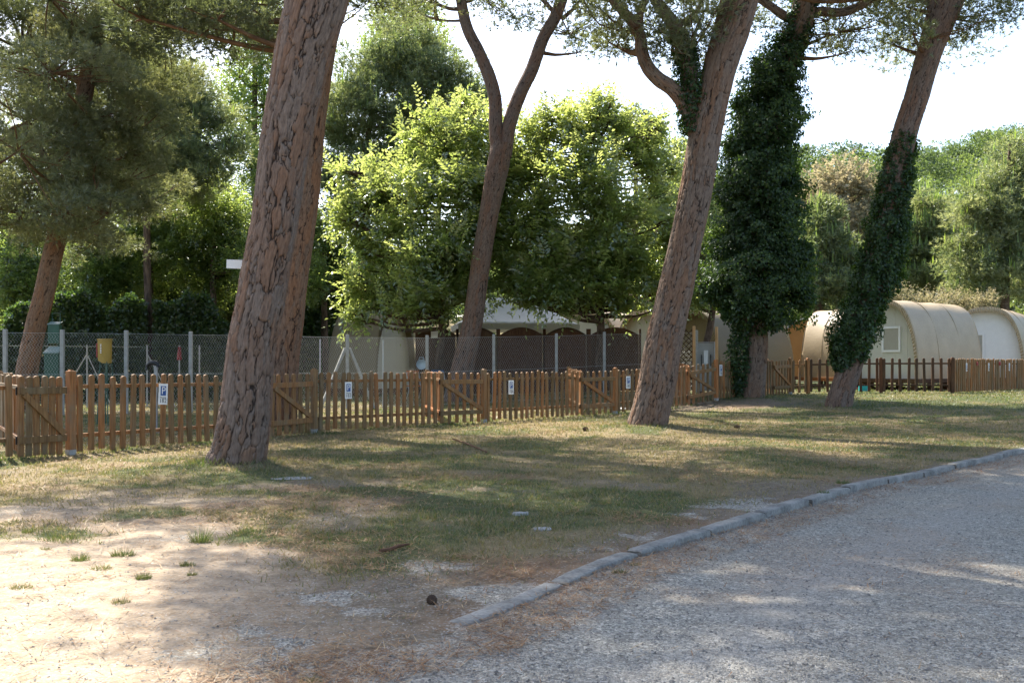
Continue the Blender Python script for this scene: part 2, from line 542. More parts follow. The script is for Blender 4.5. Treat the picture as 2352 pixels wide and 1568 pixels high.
def covers(x, y, sd):
    """grass 0..1, gravel 0..1, green 0..1, needle litter 0..1"""
    n1 = fbm(x * 0.55 + 3, y * 0.55, 1, 4)
    n2 = fbm(x * 1.7, y * 1.7 + 9, 5, 4)
    n3 = fbm(x * 0.9 - 20, y * 0.5, 9, 4)
    n4 = fbm(x * 2.3 + 31, y * 2.3, 15, 3)
    road = smooth(-0.25, 0.25, sd + 0.5 * (n2 - 0.5) * smooth(4.6, 4.0, y))
    # bare sandy ground in front on the left
    bare_edge = 5.4 + 3.0 * smooth(-0.9, -2.6, x) + 2.2 * (n1 - 0.5)
    lawn = smooth(-1.0, 1.0, y - bare_edge)
    mid = smooth(0.40, 0.60, n1 * 0.65 + n2 * 0.45 - 0.05) * smooth(5.2, 6.2, y + 0.22 * x)
    grass = np.clip(lawn * (0.38 + 0.7 * smooth(0.36, 0.54, n2 * 0.6 + n1 * 0.4) + 0.3 * smooth(9, 15, y)) + 0.85 * mid * (1 - lawn), 0, 1)
    grass *= (1 - road)
    near_kerb = smooth(0.9, 0.1, -sd) * smooth(3.5, 5, y) * smooth(13, 8, y)
    grass *= 1 - 0.75 * near_kerb * smooth(0.3, 0.6, n2 + 0.15)
    dirt = np.exp(-(((x - 5.4) / 2.4) ** 2 + ((y - 25.0) / 1.4) ** 2))
    grass *= 1 - 0.9 * dirt
    green = np.clip(0.12 + 0.62 * smooth(0.43, 0.60, n3 * 0.4 + n2 * 0.6) + 0.45 * smooth(17, 25, y) * smooth(5, 10, x), 0, 1)
    gpatch = 0.8 * smooth(0.56, 0.68, n4) * smooth(10.5, 7.5, y) * (1 - 0.6 * grass) + 0.7 * near_kerb * smooth(0.42, 0.62, n4) + 0.5 * smooth(0.45, 0.6, n2 * 0.5 + n4 * 0.5) * smooth(7.0, 5.0, y + 0.2 * x) * smooth(-1.5, -0.7, x)
    gravel = np.clip(np.maximum(road, 0.55 * gpatch), 0, 1)
    sand = smooth(-0.35, -1.35, x + 0.32 * (y - 4.0) + 0.8 * (n2 - 0.5)) * smooth(8.2, 6.4, y + 0.1 * x) * (1 - road * 0.8)
    litter = np.clip(0.9 * smooth(0.5, 0.68, fbm(x * 1.1 + 50, y * 1.1, 33, 4)) + smooth(0.5, 0.05, np.abs(sd - 0.12)) * 0.9 * smooth(0.3, 0.6, n2 + .1), 0, 1)
    return grass, gravel, green, litter, sand


def build_ground():
    ys = [-5.0]
    while ys[-1] < 900:
        y = ys[-1]
        r = y + 6
        ys.append(y + (0.0048 * r if y < 40 else 0.03 * r) + (0.05 if y < 2 else 0))
    ys = np.array(ys)
    s = np.concatenate([-np.geomspace(4, 0.72, 26)[:-1], np.linspace(-0.70, 0.70, 430), np.geomspace(0.72, 4, 26)[1:]])
    Y, S = np.meshgrid(ys, s, indexing='ij')
    X = (Y + 6) * S
    sd = sdist(X, Y)
    g, gr, gn, li, sa = covers(X, Y, sd)
    Z = gz(X, Y) + drop(sd, X, Y)
    near = smooth(16, 8, Y)
    Z = Z + near * (0.016 * (fbm(X * 6, Y * 6, 40, 3) - 0.5) + 0.02 * (fbm(X * 1.6, Y * 1.6, 44, 2) - 0.5) * (1 - gr))
    V = np.stack([X, Y, Z], -1).reshape(-1, 3)
    nr, nc = X.shape
    idx = np.arange(nr * nc).reshape(nr, nc)
    q = np.stack([idx[:-1, :-1], idx[:-1, 1:], idx[1:, 1:], idx[1:, :-1]], -1).reshape(-1, 4)
    fs = sd.ravel()[q].mean(1)
    trk = np.exp(-((sd - 1.15 - 0.15 * (fbm(X, Y, 3, 2) - .5)) / 0.28) ** 2) + np.exp(-((sd - 2.65) / 0.3) ** 2)
    A = {'track': trk.ravel(), 'grassy': g.ravel(), 'gravelly': gr.ravel(), 'green': gn.ravel(), 'litter': li.ravel(), 'sandy': sa.ravel()}
    for name, sel in (('ground', fs <= 0), ('gravel_road', fs > 0)):
        qq = q[sel]
        used, inv = np.unique(qq, return_inverse=True)
        me = np_mesh(name, V[used], quads=inv.reshape(-1, 4), mats=[M['ground']], attrs={k: a[used] for k, a in A.items()}, smooth_=True)
        o = link(name, me)
        tag(o, {'ground': 'dry lawn and sandy earth under the pines', 'gravel_road': 'grey gravel road beyond the curved kerb'}[name], 'ground' if name == 'ground' else 'road', kind='structure')


def ground_mat():
    m, nt, out = new_mat('ground_cover')
    co = objco(nt)
    g, gr, gn, li, sa = (attr(nt, k) for k in ('grassy', 'gravelly', 'green', 'litter', 'sandy'))
    fine = noise(nt, co, 38, 5, 0.65)
    mid = noise(nt, co, 7, 5, 0.6)
    big = noise(nt, co, 0.9, 4, 0.55)
    streak = noise(nt, vscale(nt, co, (60, 160, 60)), 1.0, 3, 0.6)
    soil = ramp(nt, math_(nt, 'ADD', math_(nt, 'MULTIPLY', fine, 0.55), math_(nt, 'MULTIPLY', mid, 0.45)),
                [(0.30, (0.070, 0.054, 0.038)), (0.5, (0.145, 0.117, 0.083)), (0.70, (0.24, 0.20, 0.148))])
    soil = mixc(nt, math_(nt, 'MULTIPLY', li, ramp(nt, streak, [(0.35, (0, 0, 0)), (0.62, (0.9, 0.9, 0.9))])), soil, (0.20, 0.115, 0.062))
    sand = ramp(nt, math_(nt, 'ADD', math_(nt, 'MULTIPLY', fine, 0.5), math_(nt, 'MULTIPLY', mid, 0.5)),
                [(0.32, (0.18, 0.13, 0.085)), (0.5, (0.315, 0.245, 0.17)), (0.66, (0.42, 0.34, 0.25))])
    soil = mixc(nt, sa, soil, sand)
    gb = mixc(nt, ramp(nt, math_(nt, 'ADD', math_(nt, 'MULTIPLY', gn, 0.7), math_(nt, 'MULTIPLY', mid, 0.4)), [(0.35, (0, 0, 0)), (0.75, (1, 1, 1))]),
              (0.19, 0.15, 0.082), (0.072, 0.084, 0.034))
    gb = mixc(nt, 1.0, gb, ramp(nt, fine, [(0.3, (0.55, 0.55, 0.55)), (0.7, (1.25, 1.25, 1.25))]), 'MULTIPLY')
    gm = math_(nt, 'ADD', g, math_(nt, 'MULTIPLY', math_(nt, 'SUBTRACT', fine, 0.5), 0.8))
    col = mixc(nt, ramp(nt, gm, [(0.28, (0, 0, 0)), (0.62, (1, 1, 1))]), soil, gb)
    # gravel: two sizes of stones
    v1 = nd(nt, 'ShaderNodeTexVoronoi'); v1.inputs['Scale'].default_value = 125
    v2 = nd(nt, 'ShaderNodeTexVoronoi'); v2.inputs['Scale'].default_value = 60
    for v in (v1, v2): nt.links.new(co, v.inputs['Vector'])
    sep = nd(nt, 'ShaderNodeSeparateColor'); nt.links.new(v1.outputs['Color'], sep.inputs[0])
    sep2 = nd(nt, 'ShaderNodeSeparateColor'); nt.links.new(v2.outputs['Color'], sep2.inputs[0])
    st1 = ramp(nt, sep.outputs[0], [(0.0, (0.12, 0.115, 0.105)), (0.35, (0.24, 0.23, 0.21)), (0.7, (0.33, 0.315, 0.29)), (1.0, (0.50, 0.485, 0.45))])
    st2 = ramp(nt, sep2.outputs[1], [(0.0, (0.15, 0.14, 0.13)), (0.5, (0.30, 0.285, 0.265)), (1.0, (0.52, 0.49, 0.45))])
    gcol = mixc(nt, ramp(nt, sep2.outputs[0], [(0.6, (0, 0, 0)), (0.65, (1, 1, 1))]), st1, st2)
    gcol = mixc(nt, ramp(nt, big, [(0.45, (0, 0, 0)), (0.75, (0.5, 0.5, 0.5))]), gcol, (0.33, 0.27, 0.21))
    gcol = mixc(nt, 1.0, gcol, (0.92, 0.92, 0.85), "MULTIPLY")
    gcol = mixc(nt, math_(nt, 'MULTIPLY', li, ramp(nt, streak, [(0.45, (0, 0, 0)), (0.68, (0.7, 0.7, 0.7))])), gcol, (0.27, 0.15, 0.08))
    tk = attr(nt, 'track')
    gcol = mixc(nt, math_(nt, 'MULTIPLY', tk, math_(nt, 'MULTIPLY_ADD', mid, 0.5, 0.1)), gcol, (0.34, 0.315, 0.28))
    grm = math_(nt, 'ADD', gr, math_(nt, 'MULTIPLY', math_(nt, 'SUBTRACT', fine, 0.5), 1.1))
    col = mixc(nt, ramp(nt, grm, [(0.35, (0, 0, 0)), (0.6, (1, 1, 1))]), col, gcol)
    # scattered pebbles in the sand
    peb = math_(nt, 'MULTIPLY', ramp(nt, sep.outputs[2], [(0.87, (0, 0, 0)), (0.89, (1, 1, 1))]), math_(nt, 'SUBTRACT', 1.0, g))
    col = mixc(nt, math_(nt, 'MULTIPLY', peb, 0.6), col, st1)
    h = math_(nt, 'ADD', math_(nt, 'MULTIPLY', fine, 0.7), math_(nt, 'MULTIPLY', math_(nt, 'SUBTRACT', 1.0, v1.outputs['Distance']), math_(nt, 'MULTIPLY_ADD', gr, 0.5, 0.1)))
    pbr(nt, out, col, 0.95, h, 0.012, 0.9, 0.12)
    return m


M['ground'] = ground_mat()
build_ground()


def tri_stuff(name, base, tip, side, mat, tone, label, cat, parent=None, kind='stuff'):
    n = len(base)
    V = np.empty((n, 3, 3), np.float32)
    V[:, 0], V[:, 1], V[:, 2] = base - side, base + side, tip
    me = np_mesh(name, V.reshape(-1, 3), tris=np.arange(n * 3).reshape(-1, 3), mats=[mat], attrs={'tone': tone})
    o = link(name, me, parent)
    if label: tag(o, label, cat, kind=kind)
    return o


def scatter_ground():
    # grass blades, more of them per square metre near the camera
    n = 620000
    y = np.exp(rng.uniform(np.log(3.0), np.log(44), n))
    x = (y + 1.5) * rng.uniform(-0.66, 0.66, n)
    sd = sdist(x, y)
    g, gr, gn, li, sa = covers(x, y, sd)
    p = np.clip(g * 1.15 - 0.12, 0, 1) * (1 - 0.85 * gr)
    p = np.maximum(p, 0.03 * (1 - gr) * (1 - sa))
    lush = np.zeros(len(x))
    for bx, by in ((-3.09, 11.0), (2.44, 17.9), (6.5, 26.7), (7.9, 24.0), (-4.15, 18.0)):
        lush = np.maximum(lush, 0.9 * np.exp(-(((x - bx) ** 2 + (y - by) ** 2) / 0.5 ** 2)))
    fl = np.array([(-7.87, 8.77), (-5.63, 12.63), (-3.32, 16.6), (-0.57, 20.0), (2.42, 23.2), (5.36, 26.0), (8.29, 29.5)])
    fd = np.abs(sdist(x, y, fl))
    lush = np.maximum(lush, 0.95 * np.exp(-(fd / 0.22) ** 2) * smooth(0.25, 0.5, fbm(x * 1.3, y * 1.3, 95, 2)))
    p = np.maximum(p, lush)
    clump = fbm(x * 7, y * 7, 90, 2)
    keep = (rng.random(n) < p * smooth(0.25, 0.6, clump + 0.12)) & (sd < -0.08)
    x, y, gn, clump, lush = x[keep], y[keep], gn[keep], clump[keep], lush[keep]
    n = len(x)
    z = gz(x, y) - 0.01
    h = (0.014 + 0.034 * rng.random(n) ** 1.8) * (0.6 + 0.9 * clump) * (1 + 0.012 * y) * (1 + 1.1 * lush)
    a = rng.uniform(0, 2 * np.pi, n)
    lean = rng.uniform(0.2, 1.3, n) * h
    base = np.stack([x, y, z], 1)
    tip = base + np.stack([np.cos(a) * lean, np.sin(a) * lean, h], 1)
    w = 0.0016 + 0.00052 * y
    a2 = rng.uniform(0, 2 * np.pi, n)
    side = np.stack([np.cos(a2) * w, np.sin(a2) * w, 0 * w], 1)
    tone = np.clip(gn * 0.6 + 0.4 * lush + rng.normal(0.08, 0.22, n), 0, 1)
    tri_stuff('grass', base, tip, side, M['grass'], tone, 'short dry and green grass growing over the lawn', 'grass')
    # fallen needles and straw lying on the ground
    n = 150000
    y = np.exp(rng.uniform(np.log(2.9), np.log(20), n))
    x = (y + 1.0) * rng.uniform(-0.62, 0.62, n)
    sd = sdist(x, y)
    g, gr, gn, li, sa = covers(x, y, sd)
    keep = rng.random(n) < np.clip(0.10 + 0.9 * li, 0, 1) * np.where(sd > 0.45, 0.06, 1.0)
    keep &= ~((sd > -0.16) & (sd < 0.03) & (y > 4.2))
    x, y, sd, sa, li = x[keep], y[keep], sd[keep], sa[keep], li[keep]
    n = len(x)
    z = gz(x, y) + drop(sd, x, y) + 0.012
    a = rng.uniform(0, 2 * np.pi, n)
    L = rng.uniform(0.03, 0.11, n)
    base = np.stack([x, y, z], 1)
    tip = base + np.stack([np.cos(a) * L, np.sin(a) * L, rng.uniform(-0.004, 0.02, n)], 1)
    w = 0.0011 + 0.00035 * y
    side = np.stack([-np.sin(a) * w, np.cos(a) * w, 0 * w], 1)
    tri_stuff('pine_litter', base, tip, side, M['litter'], np.clip(rng.normal(0.45, 0.28, n) + 0.25 * sa, 0, 1),
              'fallen pine needles and straw strewn on earth and gravel', 'pine litter')
    # small stones on road and sand
    n = 60000
    y = np.exp(rng.uniform(np.log(2.9), np.log(13), n))
    x = (y + 0.8) * rng.uniform(-0.62, 0.62, n)
    sd = sdist(x, y)
    g, gr, gn, li, sa = covers(x, y, sd)
    keep = (rng.random(n) < np.clip(gr * 0.9 + 0.18 * sa + 0.04, 0, 1)) & ~((sd > -0.15) & (sd < 0.03) & (y > 4.2))
    x, y, sd = x[keep], y[keep], sd[keep]
    n = len(x)
    z = gz(x, y) + drop(sd, x, y)
    r = 0.0025 + 0.005 * rng.random(n) ** 2.5 + 0.0002 * y
    oct_ = np.array([(1, 0, 0), (0, 1, 0), (-1, 0, 0), (0, -1, 0), (0, 0, 0.7), (0, 0, -0.5)])
    V = np.stack([x, y, z + r * 0.3], 1)[:, None, :] + oct_[None] * r[:, None, None] * rng.uniform(0.6, 1.3, (n, 6, 1))
    T = np.array([(0, 1, 4), (1, 2, 4), (2, 3, 4), (3, 0, 4)])
    tris = (np.arange(n)[:, None, None] * 6 + T[None]).reshape(-1, 3)
    me = np_mesh('gravel', V.reshape(-1, 3), tris=tris, mats=[M['pebble']], attrs={'tone': np.repeat(rng.random(n), 4)})
    tag(link('gravel', me), 'loose grey stones scattered over the road and sand', 'gravel', kind='stuff')


def pebble_mat():
    m, nt, out = new_mat('loose_stones')
    c = ramp(nt, attr(nt, 'tone'), [(0, (0.09, 0.085, 0.08)), (0.4, (0.19, 0.18, 0.165)), (0.75, (0.25, 0.235, 0.21)), (1, (0.34, 0.32, 0.29))])
    pbr(nt, out, c, 0.9, spec=0.2)
    return m


M['pebble'] = pebble_mat()
scatter_ground()


def build_kerb():
    """curved row of long concrete kerb stones with open joints"""
    L = KL[(KL[:, 0] < 25)]
    seg = np.r_[0, np.cumsum(np.linalg.norm(np.diff(L, axis=0), axis=1))]
    V, Q = [], []
    s, k = 0.0, 0
    while s < seg[-1] - 1.0:
        ln = 0.98
        n = 24
        jit = np.array([random.gauss(0, 0.006), random.gauss(0, 0.006)])
        zj = random.gauss(0, 0.006)
        for i in range(n + 1):
            t = s + 0.016 + (ln - 0.032) * i / n
            cx, cy = np.interp(t, seg, L[:, 0]), np.interp(t, seg, L[:, 1])
            c2 = np.array([np.interp(t + .05, seg, L[:, 0]), np.interp(t + .05, seg, L[:, 1])])
            d = c2 - (cx, cy)
            d /= np.linalg.norm(d) + 1e-9
            nrm = np.array([-d[1], d[0]])      # to the lawn side
            e = min(i, n - i)
            r = 0.010 if e == 0 else 0.0
            base = float(gz(cx, cy)) + zj * 0.6 + 0.010 - 0.003 * float(smooth(5.4, 4.3, cy))
            wob = 0.007 * (fbm(np.array([t * 7.0]), np.array([1.3]), 60, 3)[0] - 0.5)
            prof = [(-0.05, -0.16), (-0.05 + wob, -0.010), (-0.044, -0.002), (-0.02, 0.0), (0.035, 0.0 + wob * .6), (0.052 + wob, -0.002), (0.058 + 2 * wob, -0.012), (0.06, -0.16)]
            for o, z in prof:
                p = np.array([cx, cy]) + jit + nrm * (o * (1 - r * 3) + 0.0)
                chip = 0.006 * (fbm(np.array([p[0] * 14]), np.array([p[1] * 14]), 66, 3)[0] - 0.5)
                V.append((p[0], p[1], base + z - r + chip))
            if i:
                b = len(V) - 16
                for j in range(7):
                    Q.append((b + j, b + j + 1, b + 8 + j + 1, b + 8 + j))
        b0 = len(V) - 8 * (n + 1)
        for b, flip in ((b0, False), (len(V) - 8, True)):
            for j in range(3):
                qd = (b + j, b + 7 - j, b + 6 - j, b + j + 1)
                Q.append(qd if flip else qd[::-1])
        s += ln
        k += 1
    me = np_mesh('kerb', np.array(V), quads=np.array(Q), mats=[M['kerb']])
    tag(link('kerb', me), 'curved grey concrete kerb between lawn and gravel road', 'kerb', kind='structure')


build_kerb()

# ------------------------------------------------------------------ trees
def tube_np(path, radii, segs, step, groove=None, flare=None, seed=1, rough=0.03):
    """a bark covered tube along a smooth path; groove=(across, along, depth) cuts the furrows of pine bark into it"""
    PR = catmull(np.column_stack([path, radii]), step)
    P, R = PR[:, :3], PR[:, 3]
    n = len(P)
    T = np.gradient(P, axis=0)
    T /= np.linalg.norm(T, axis=1)[:, None]
    x = np.cross(T[0], (0, 1, 0.2))
    x /= np.linalg.norm(x)
    XS = []
    for i in range(n):
        x = x - T[i] * (x @ T[i])
        x /= np.linalg.norm(x)
        XS.append(x)
    X = np.array(XS)
    Yv = np.cross(T, X)
    s = np.r_[0, np.cumsum(np.linalg.norm(np.diff(P, axis=0), axis=1))]
    th = np.linspace(0, 2 * np.pi, segs, endpoint=False)
    C, S_ = np.cos(th), np.sin(th)
    RR = np.repeat(R[:, None], segs, 1)
    rest = np.stack([RR * C, RR * S_, np.repeat(s[:, None], segs, 1)], -1)
    # uneven girth
    RR = RR * (1 + rough * (fbm(3 * C[None] + 0 * s[:, None] + seed, s[:, None] * 1.1 + 3 * S_[None], seed, 3) - 0.5) * 2)
    if flare:
        for z0, amt, k, ph in flare:
            RR = RR * (1 + amt * np.exp(-s[:, None] / z0) * (0.6 + 0.4 * np.cos(k * th[None] + ph)))
    gro = np.ones(rest.shape[:2])
    pid = np.zeros(rest.shape[:2])
    if groove:
        ac, al, dep = groove
        p = rest.reshape(-1, 3) / np.array([ac, ac, al])
        wx = fbm(p[:, 0] * 2.2 + p[:, 1] * 1.7, p[:, 2] * 3.1, seed + 3, 3) - 0.5
        wz = fbm(p[:, 1] * 2.2 - p[:, 0] * 1.3, p[:, 2] * 2.3, seed + 8, 3) - 0.5
        p = p + np.stack([wx * 0.8, wx * 0.8, wz * 1.6], 1) + seed * 3.3
        f1, f2, cid = voronoi3(p, seed)
        e = f2 - f1
        gro = smooth(0.0, 0.12, e).reshape(gro.shape)
        p2 = rest.reshape(-1, 3) / np.array([ac * 0.45, ac * 0.45, al * 0.38]) + seed
        g1, g2, c2 = voronoi3(p2 + np.stack([wz, wx, wx], 1), seed + 4)
        sub = smooth(0.0, 0.10, g2 - g1).reshape(gro.shape)
        pid = cid.reshape(gro.shape)
        lay = fbm(rest[..., 0] * 30 + rest[..., 1] * 22, rest[..., 2] * 9, seed + 2, 3)
        RR = RR + dep * (gro - 0.7) + dep * 0.22 * (sub - 0.6) + dep * 0.55 * (lay - 0.5) + dep * 0.4 * (pid - 0.5)
        gro = gro * (0.74 + 0.26 * sub)
    V = P[:, None] + RR[..., None] * (C[None, :, None] * X[:, None] + S_[None, :, None] * Yv[:, None])
    idx = np.arange(n * segs).reshape(n, segs)
    nx = np.roll(idx, -1, 1)
    Q = np.stack([idx[:-1], nx[:-1], nx[1:], idx[1:]], -1).reshape(-1, 4)
    return V.reshape(-1, 3), Q, rest.reshape(-1, 3), gro.ravel(), pid.ravel(), P, R


class Trunk:
    def __init__(self):
        self.V, self.Q, self.A, self.B, self.C, self.n = [], [], [], [], [], 0

    def add(self, *a, **k):
        V, Q, r, g, p, P, R = tube_np(*a, **k)
        self.V.append(V); self.Q.append(Q + self.n); self.A.append(r); self.B.append(g); self.C.append(p)
        self.n += len(V)
        return P, R

    def build(self, name, mat, parent, off):
        V = np.vstack(self.V) - np.asarray(off)
        me = np_mesh(name, V, quads=np.vstack(self.Q), mats=[mat], smooth_=True,
                     attrs={'rest': np.vstack(self.A), 'groove': np.concatenate(self.B), 'plate': np.concatenate(self.C)})
        return link(name, me, parent)


def unit(v):
    return v / (np.linalg.norm(v, axis=-1, keepdims=True) + 1e-9)


def needle_mesh(centres, radii, per, L=0.14, w=0.006, K=8, flat=0.72, spread=0.55, tone=(0.45, 0.2), up=0.45, candles=0.0, dens_r=True, tones=None):
    """needle tufts gathered in clumps at the ends of the twigs: base, tip, side, tone of each needle"""
    B, T, S, O = [], [], [], []
    centres = np.asarray(centres, float)
    radii = np.broadcast_to(np.asarray(radii, float), (len(centres),))
    cnt = np.maximum(8, (per * (radii / np.mean(radii)) ** 2).astype(int)) if dens_r else np.full(len(centres), per)
    ci = np.repeat(np.arange(len(centres)), cnt)
    m = len(ci)
    d = unit(rng.normal(size=(m, 3)) + np.array([0, 0, 0.15]))
    rr = radii[ci] * (0.25 + 0.75 * rng.random(m) ** 0.55)
    lump = 0.75 + 0.5 * _hash(np.floor(d[:, 0] * 2.2 + 9) + ci * 7, np.floor(d[:, 1] * 2.2 + 5) + np.floor(d[:, 2] * 2 + 4) * 31, 5)
    ax = rng.uniform(0, 2 * np.pi, len(centres))
    axis = np.stack([np.cos(ax), np.sin(ax), rng.normal(0.1, 0.25, len(centres))], 1)
    st = rng.uniform(0.3, 1.0, len(centres))
    along = (d * axis[ci]).sum(1)[:, None] * axis[ci] * st[ci][:, None]
    P = centres[ci] + (d + along) * (rr * lump)[:, None] * np.array([1, 1, flat])
    D = unit(0.6 * d + 0.7 * axis[ci] * np.sign((d * axis[ci]).sum(1))[:, None] + np.array([0, 0, up]) + 0.35 * rng.normal(size=(m, 3)))
    cl_tone = rng.normal(tone[0], tone[1] * 0.7, len(centres))
    if tones is not None: cl_tone = tones
    tt = cl_tone[ci] + rng.normal(0, tone[1] * 0.6, m)
    dirs = unit(D[:, None] + spread * rng.normal(size=(m, K, 3)))
    ln = L * rng.uniform(0.65, 1.15, (m, K, 1))
    side = unit(np.cross(dirs, rng.normal(size=(m, K, 3)))) * w
    base = np.repeat(P[:, None], K, 1)
    B.append(base.reshape(-1, 3)); T.append((base + dirs * ln).reshape(-1, 3)); S.append(side.reshape(-1, 3))
    O.append(np.repeat(np.clip(tt, 0, 0.9), K))
    if candles > 0:
        k = rng.random(m) < candles * (d[:, 2] > 0.25)
        c = P[k] + np.array([0, 0, 0.05])
        q = len(c)
        for a in range(2):
            an = rng.uniform(0, 6.28, q)
            B.append(c)
            T.append(c + np.stack([rng.normal(0, 0.03, q), rng.normal(0, 0.03, q), rng.uniform(1.6, 3.2, q) * L], 1))
            S.append(np.stack([np.cos(an), np.sin(an), 0 * an], 1) * w * 2.6)
            O.append(np.full(q, 1.0))
    return np.vstack(B), np.vstack(T), np.vstack(S), np.concatenate(O)


def needles_obj(name, data, mat, parent, off):
    b, t, s, o = data
    off = np.asarray(off)
    return tri_stuff(name, b - off, t - off, s, mat, o, None, None, parent)


def leaf_quads(P, D, N, L, W, tone):
    """folded leaf: base, two edges, tip"""
    S = unit(np.cross(D, N))
    N2 = unit(np.cross(S, D))
    L, W = L[:, None], W[:, None]
    m = P + D * L * 0.45
    V = np.stack([P, m + S * W + N2 * W * 0.35, P + D * L - N2 * L * 0.12, m - S * W + N2 * W * 0.35], 1)
    n = len(P)
    i = np.arange(n)[:, None] * 4
    tris = np.stack([i + np.array([0, 1, 2]), i + np.array([0, 2, 3])], 1).reshape(-1, 3)
    return V.reshape(-1, 3), tris, np.repeat(tone, 2)


def leaves_obj(name, P, D, N, L, W, tone, mat, parent, off):
    V, T, o = leaf_quads(P, D, N, L, W, tone)
    me = np_mesh(name, V - np.asarray(off), tris=T, mats=[mat], attrs={'tone': o})
    return link(name, me, parent)


def blob_samples(blobs, n, shell=0.55):
    """points in and near the surface of ellipsoids (cx,cy,cz,rx,ry,rz), with outward directions"""
    b = np.asarray(blobs, float)
    wgt = (b[:, 3] * b[:, 4] * b[:, 5]) ** (2 / 3)
    i = rng.choice(len(b), n, p=wgt / wgt.sum())
    d = unit(rng.normal(size=(n, 3)))
    r = shell + (1 - shell) * rng.random(n) ** 0.6
    inner = rng.random(n) < 0.22
    r = np.where(inner, rng.random(n) ** 0.5 * shell, r)
    lump = 1 + 0.42 * (_hash(np.floor(d[:, 0] * 2.6 + 9) + i * 17, np.floor(d[:, 1] * 2.6 + 5) + np.floor(d[:, 2] * 2.6 + 6) * 37, 3) - 0.5) * 2
    return b[i, :3] + d * (r * lump)[:, None] * b[i, 3:6], d, i


def leafy_crown(blobs, sprays, per, L, W, twig=0.45, droop=0.15, tone=(0.5, 0.22), up=0.35, shell=0.6, tip_bright=0.2, shoots=0):
    """leaves set alternately along short twigs that grow outward"""
    P, d, bi = blob_samples(blobs, sprays, shell)
    A = unit(d * 0.8 + np.array([0, 0, up]) + 0.45 * rng.normal(size=P.shape))
    hor = unit(np.cross(A, np.array([0, 0, 1.0]) + 0.35 * rng.normal(size=P.shape)))
    upn = unit(np.cross(hor, A))
    st = rng.normal(tone[0], tone[1] * 0.8, sprays)
    Ps, Ds, Ns, Ls, Ws, Ts = [], [], [], [], [], []
    for k in range(per):
        f = (k + 0.5) / per
        tl = twig * rng.uniform(0.7, 1.3, sprays)[:, None]
        p = P + A * tl * (f - 0.3) - np.array([0, 0, 1.0]) * droop * tl * f * f
        sgn = 1 if k % 2 else -1
        D = unit(A * 0.75 + hor * sgn * 0.8 - np.array([0, 0, droop * 1.2]) + 0.18 * rng.normal(size=P.shape))
        Ps.append(p); Ds.append(D); Ns.append(upn + 0.3 * rng.normal(size=P.shape))
        Ls.append(L * rng.uniform(0.65, 1.2, sprays) * (1 - 0.35 * f)); Ws.append(W * rng.uniform(0.7, 1.15, sprays) * (1 - 0.3 * f))
        Ts.append(np.clip(st + tip_bright * 0.6 * f + rng.normal(0, tone[1] * 0.5, sprays), 0, 1))
    if shoots:
        P, d, bi = blob_samples(blobs, shoots, 0.9)
        A = unit(d * 0.7 + np.array([0, 0, 0.9]) + 0.3 * rng.normal(size=P.shape))
        hor = unit(np.cross(A, np.array([0, 0, 1.0]) + 0.8 * rng.normal(size=P.shape)))
        st = rng.normal(tone[0] + 0.25, 0.12, shoots)
        tl = rng.uniform(0.6, 1.5, shoots)[:, None]
        for k in range(15):
            f = (k + 0.5) / 15
            p = P + A * tl * (f - 0.15) - np.array([0, 0, 0.28]) * tl * f * f
            sg = 1 if k % 2 else -1
            Ps.append(p); Ds.append(unit(A * 0.55 + hor * sg * 0.9 + np.array([0, 0, -0.15]) + 0.12 * rng.normal(size=P.shape)))
            Ns.append(unit(np.cross(hor, A)) + 0.2 * rng.normal(size=P.shape))
            Ls.append(L * rng.uniform(0.7, 1.1, shoots) * (1.05 - 0.5 * f)); Ws.append(W * rng.uniform(0.7, 1.1, shoots) * (1 - 0.4 * f))
            Ts.append(np.clip(st + 0.2 * f, 0, 1))
    return [np.concatenate(a) for a in (Ps, Ds, Ns, Ls, Ws, Ts)]


def branch_to(tr, a, b, r0, r1, sag=0.1, segs=6, step=0.25):
    a, b = np.asarray(a, float), np.asarray(b, float)
    m = (a + b) / 2 + np.array([random.uniform(-.1, .1), random.uniform(-.1, .1), -sag]) * np.linalg.norm(b - a)
    tr.add(np.array([a, m, b]), np.array([r0, (r0 + r1) / 2, r1]), segs, step)


def upath(pts, d):
    """[(px, py, half width px[, depth])] -> path and radii"""
    P, R = [], []
    for p in pts:
        dd = p[3] if len(p) > 3 else d
        P.append(U(p[0], p[1], dd))
        R.append(p[2] / F * dd)
    return np.array(P), np.array(R)


def umbrella(c, R, H, n, thick=0.55):
    """clump centres of a stone pine's dome, open underneath"""
    c = np.asarray(c, float)
    r = R * np.sqrt(rng.random(n))
    a = rng.uniform(0, 2 * np.pi, n)
    r = r * (0.9 + 0.2 * np.sin(3 * a + c[0]))
    z = H * (1 - (r / R) ** 2) - rng.random(n) * thick * (1.2 - 0.5 * r / R) + rng.normal(0, 0.15, n)
    return c + np.stack([r * np.cos(a), r * np.sin(a), z], 1)


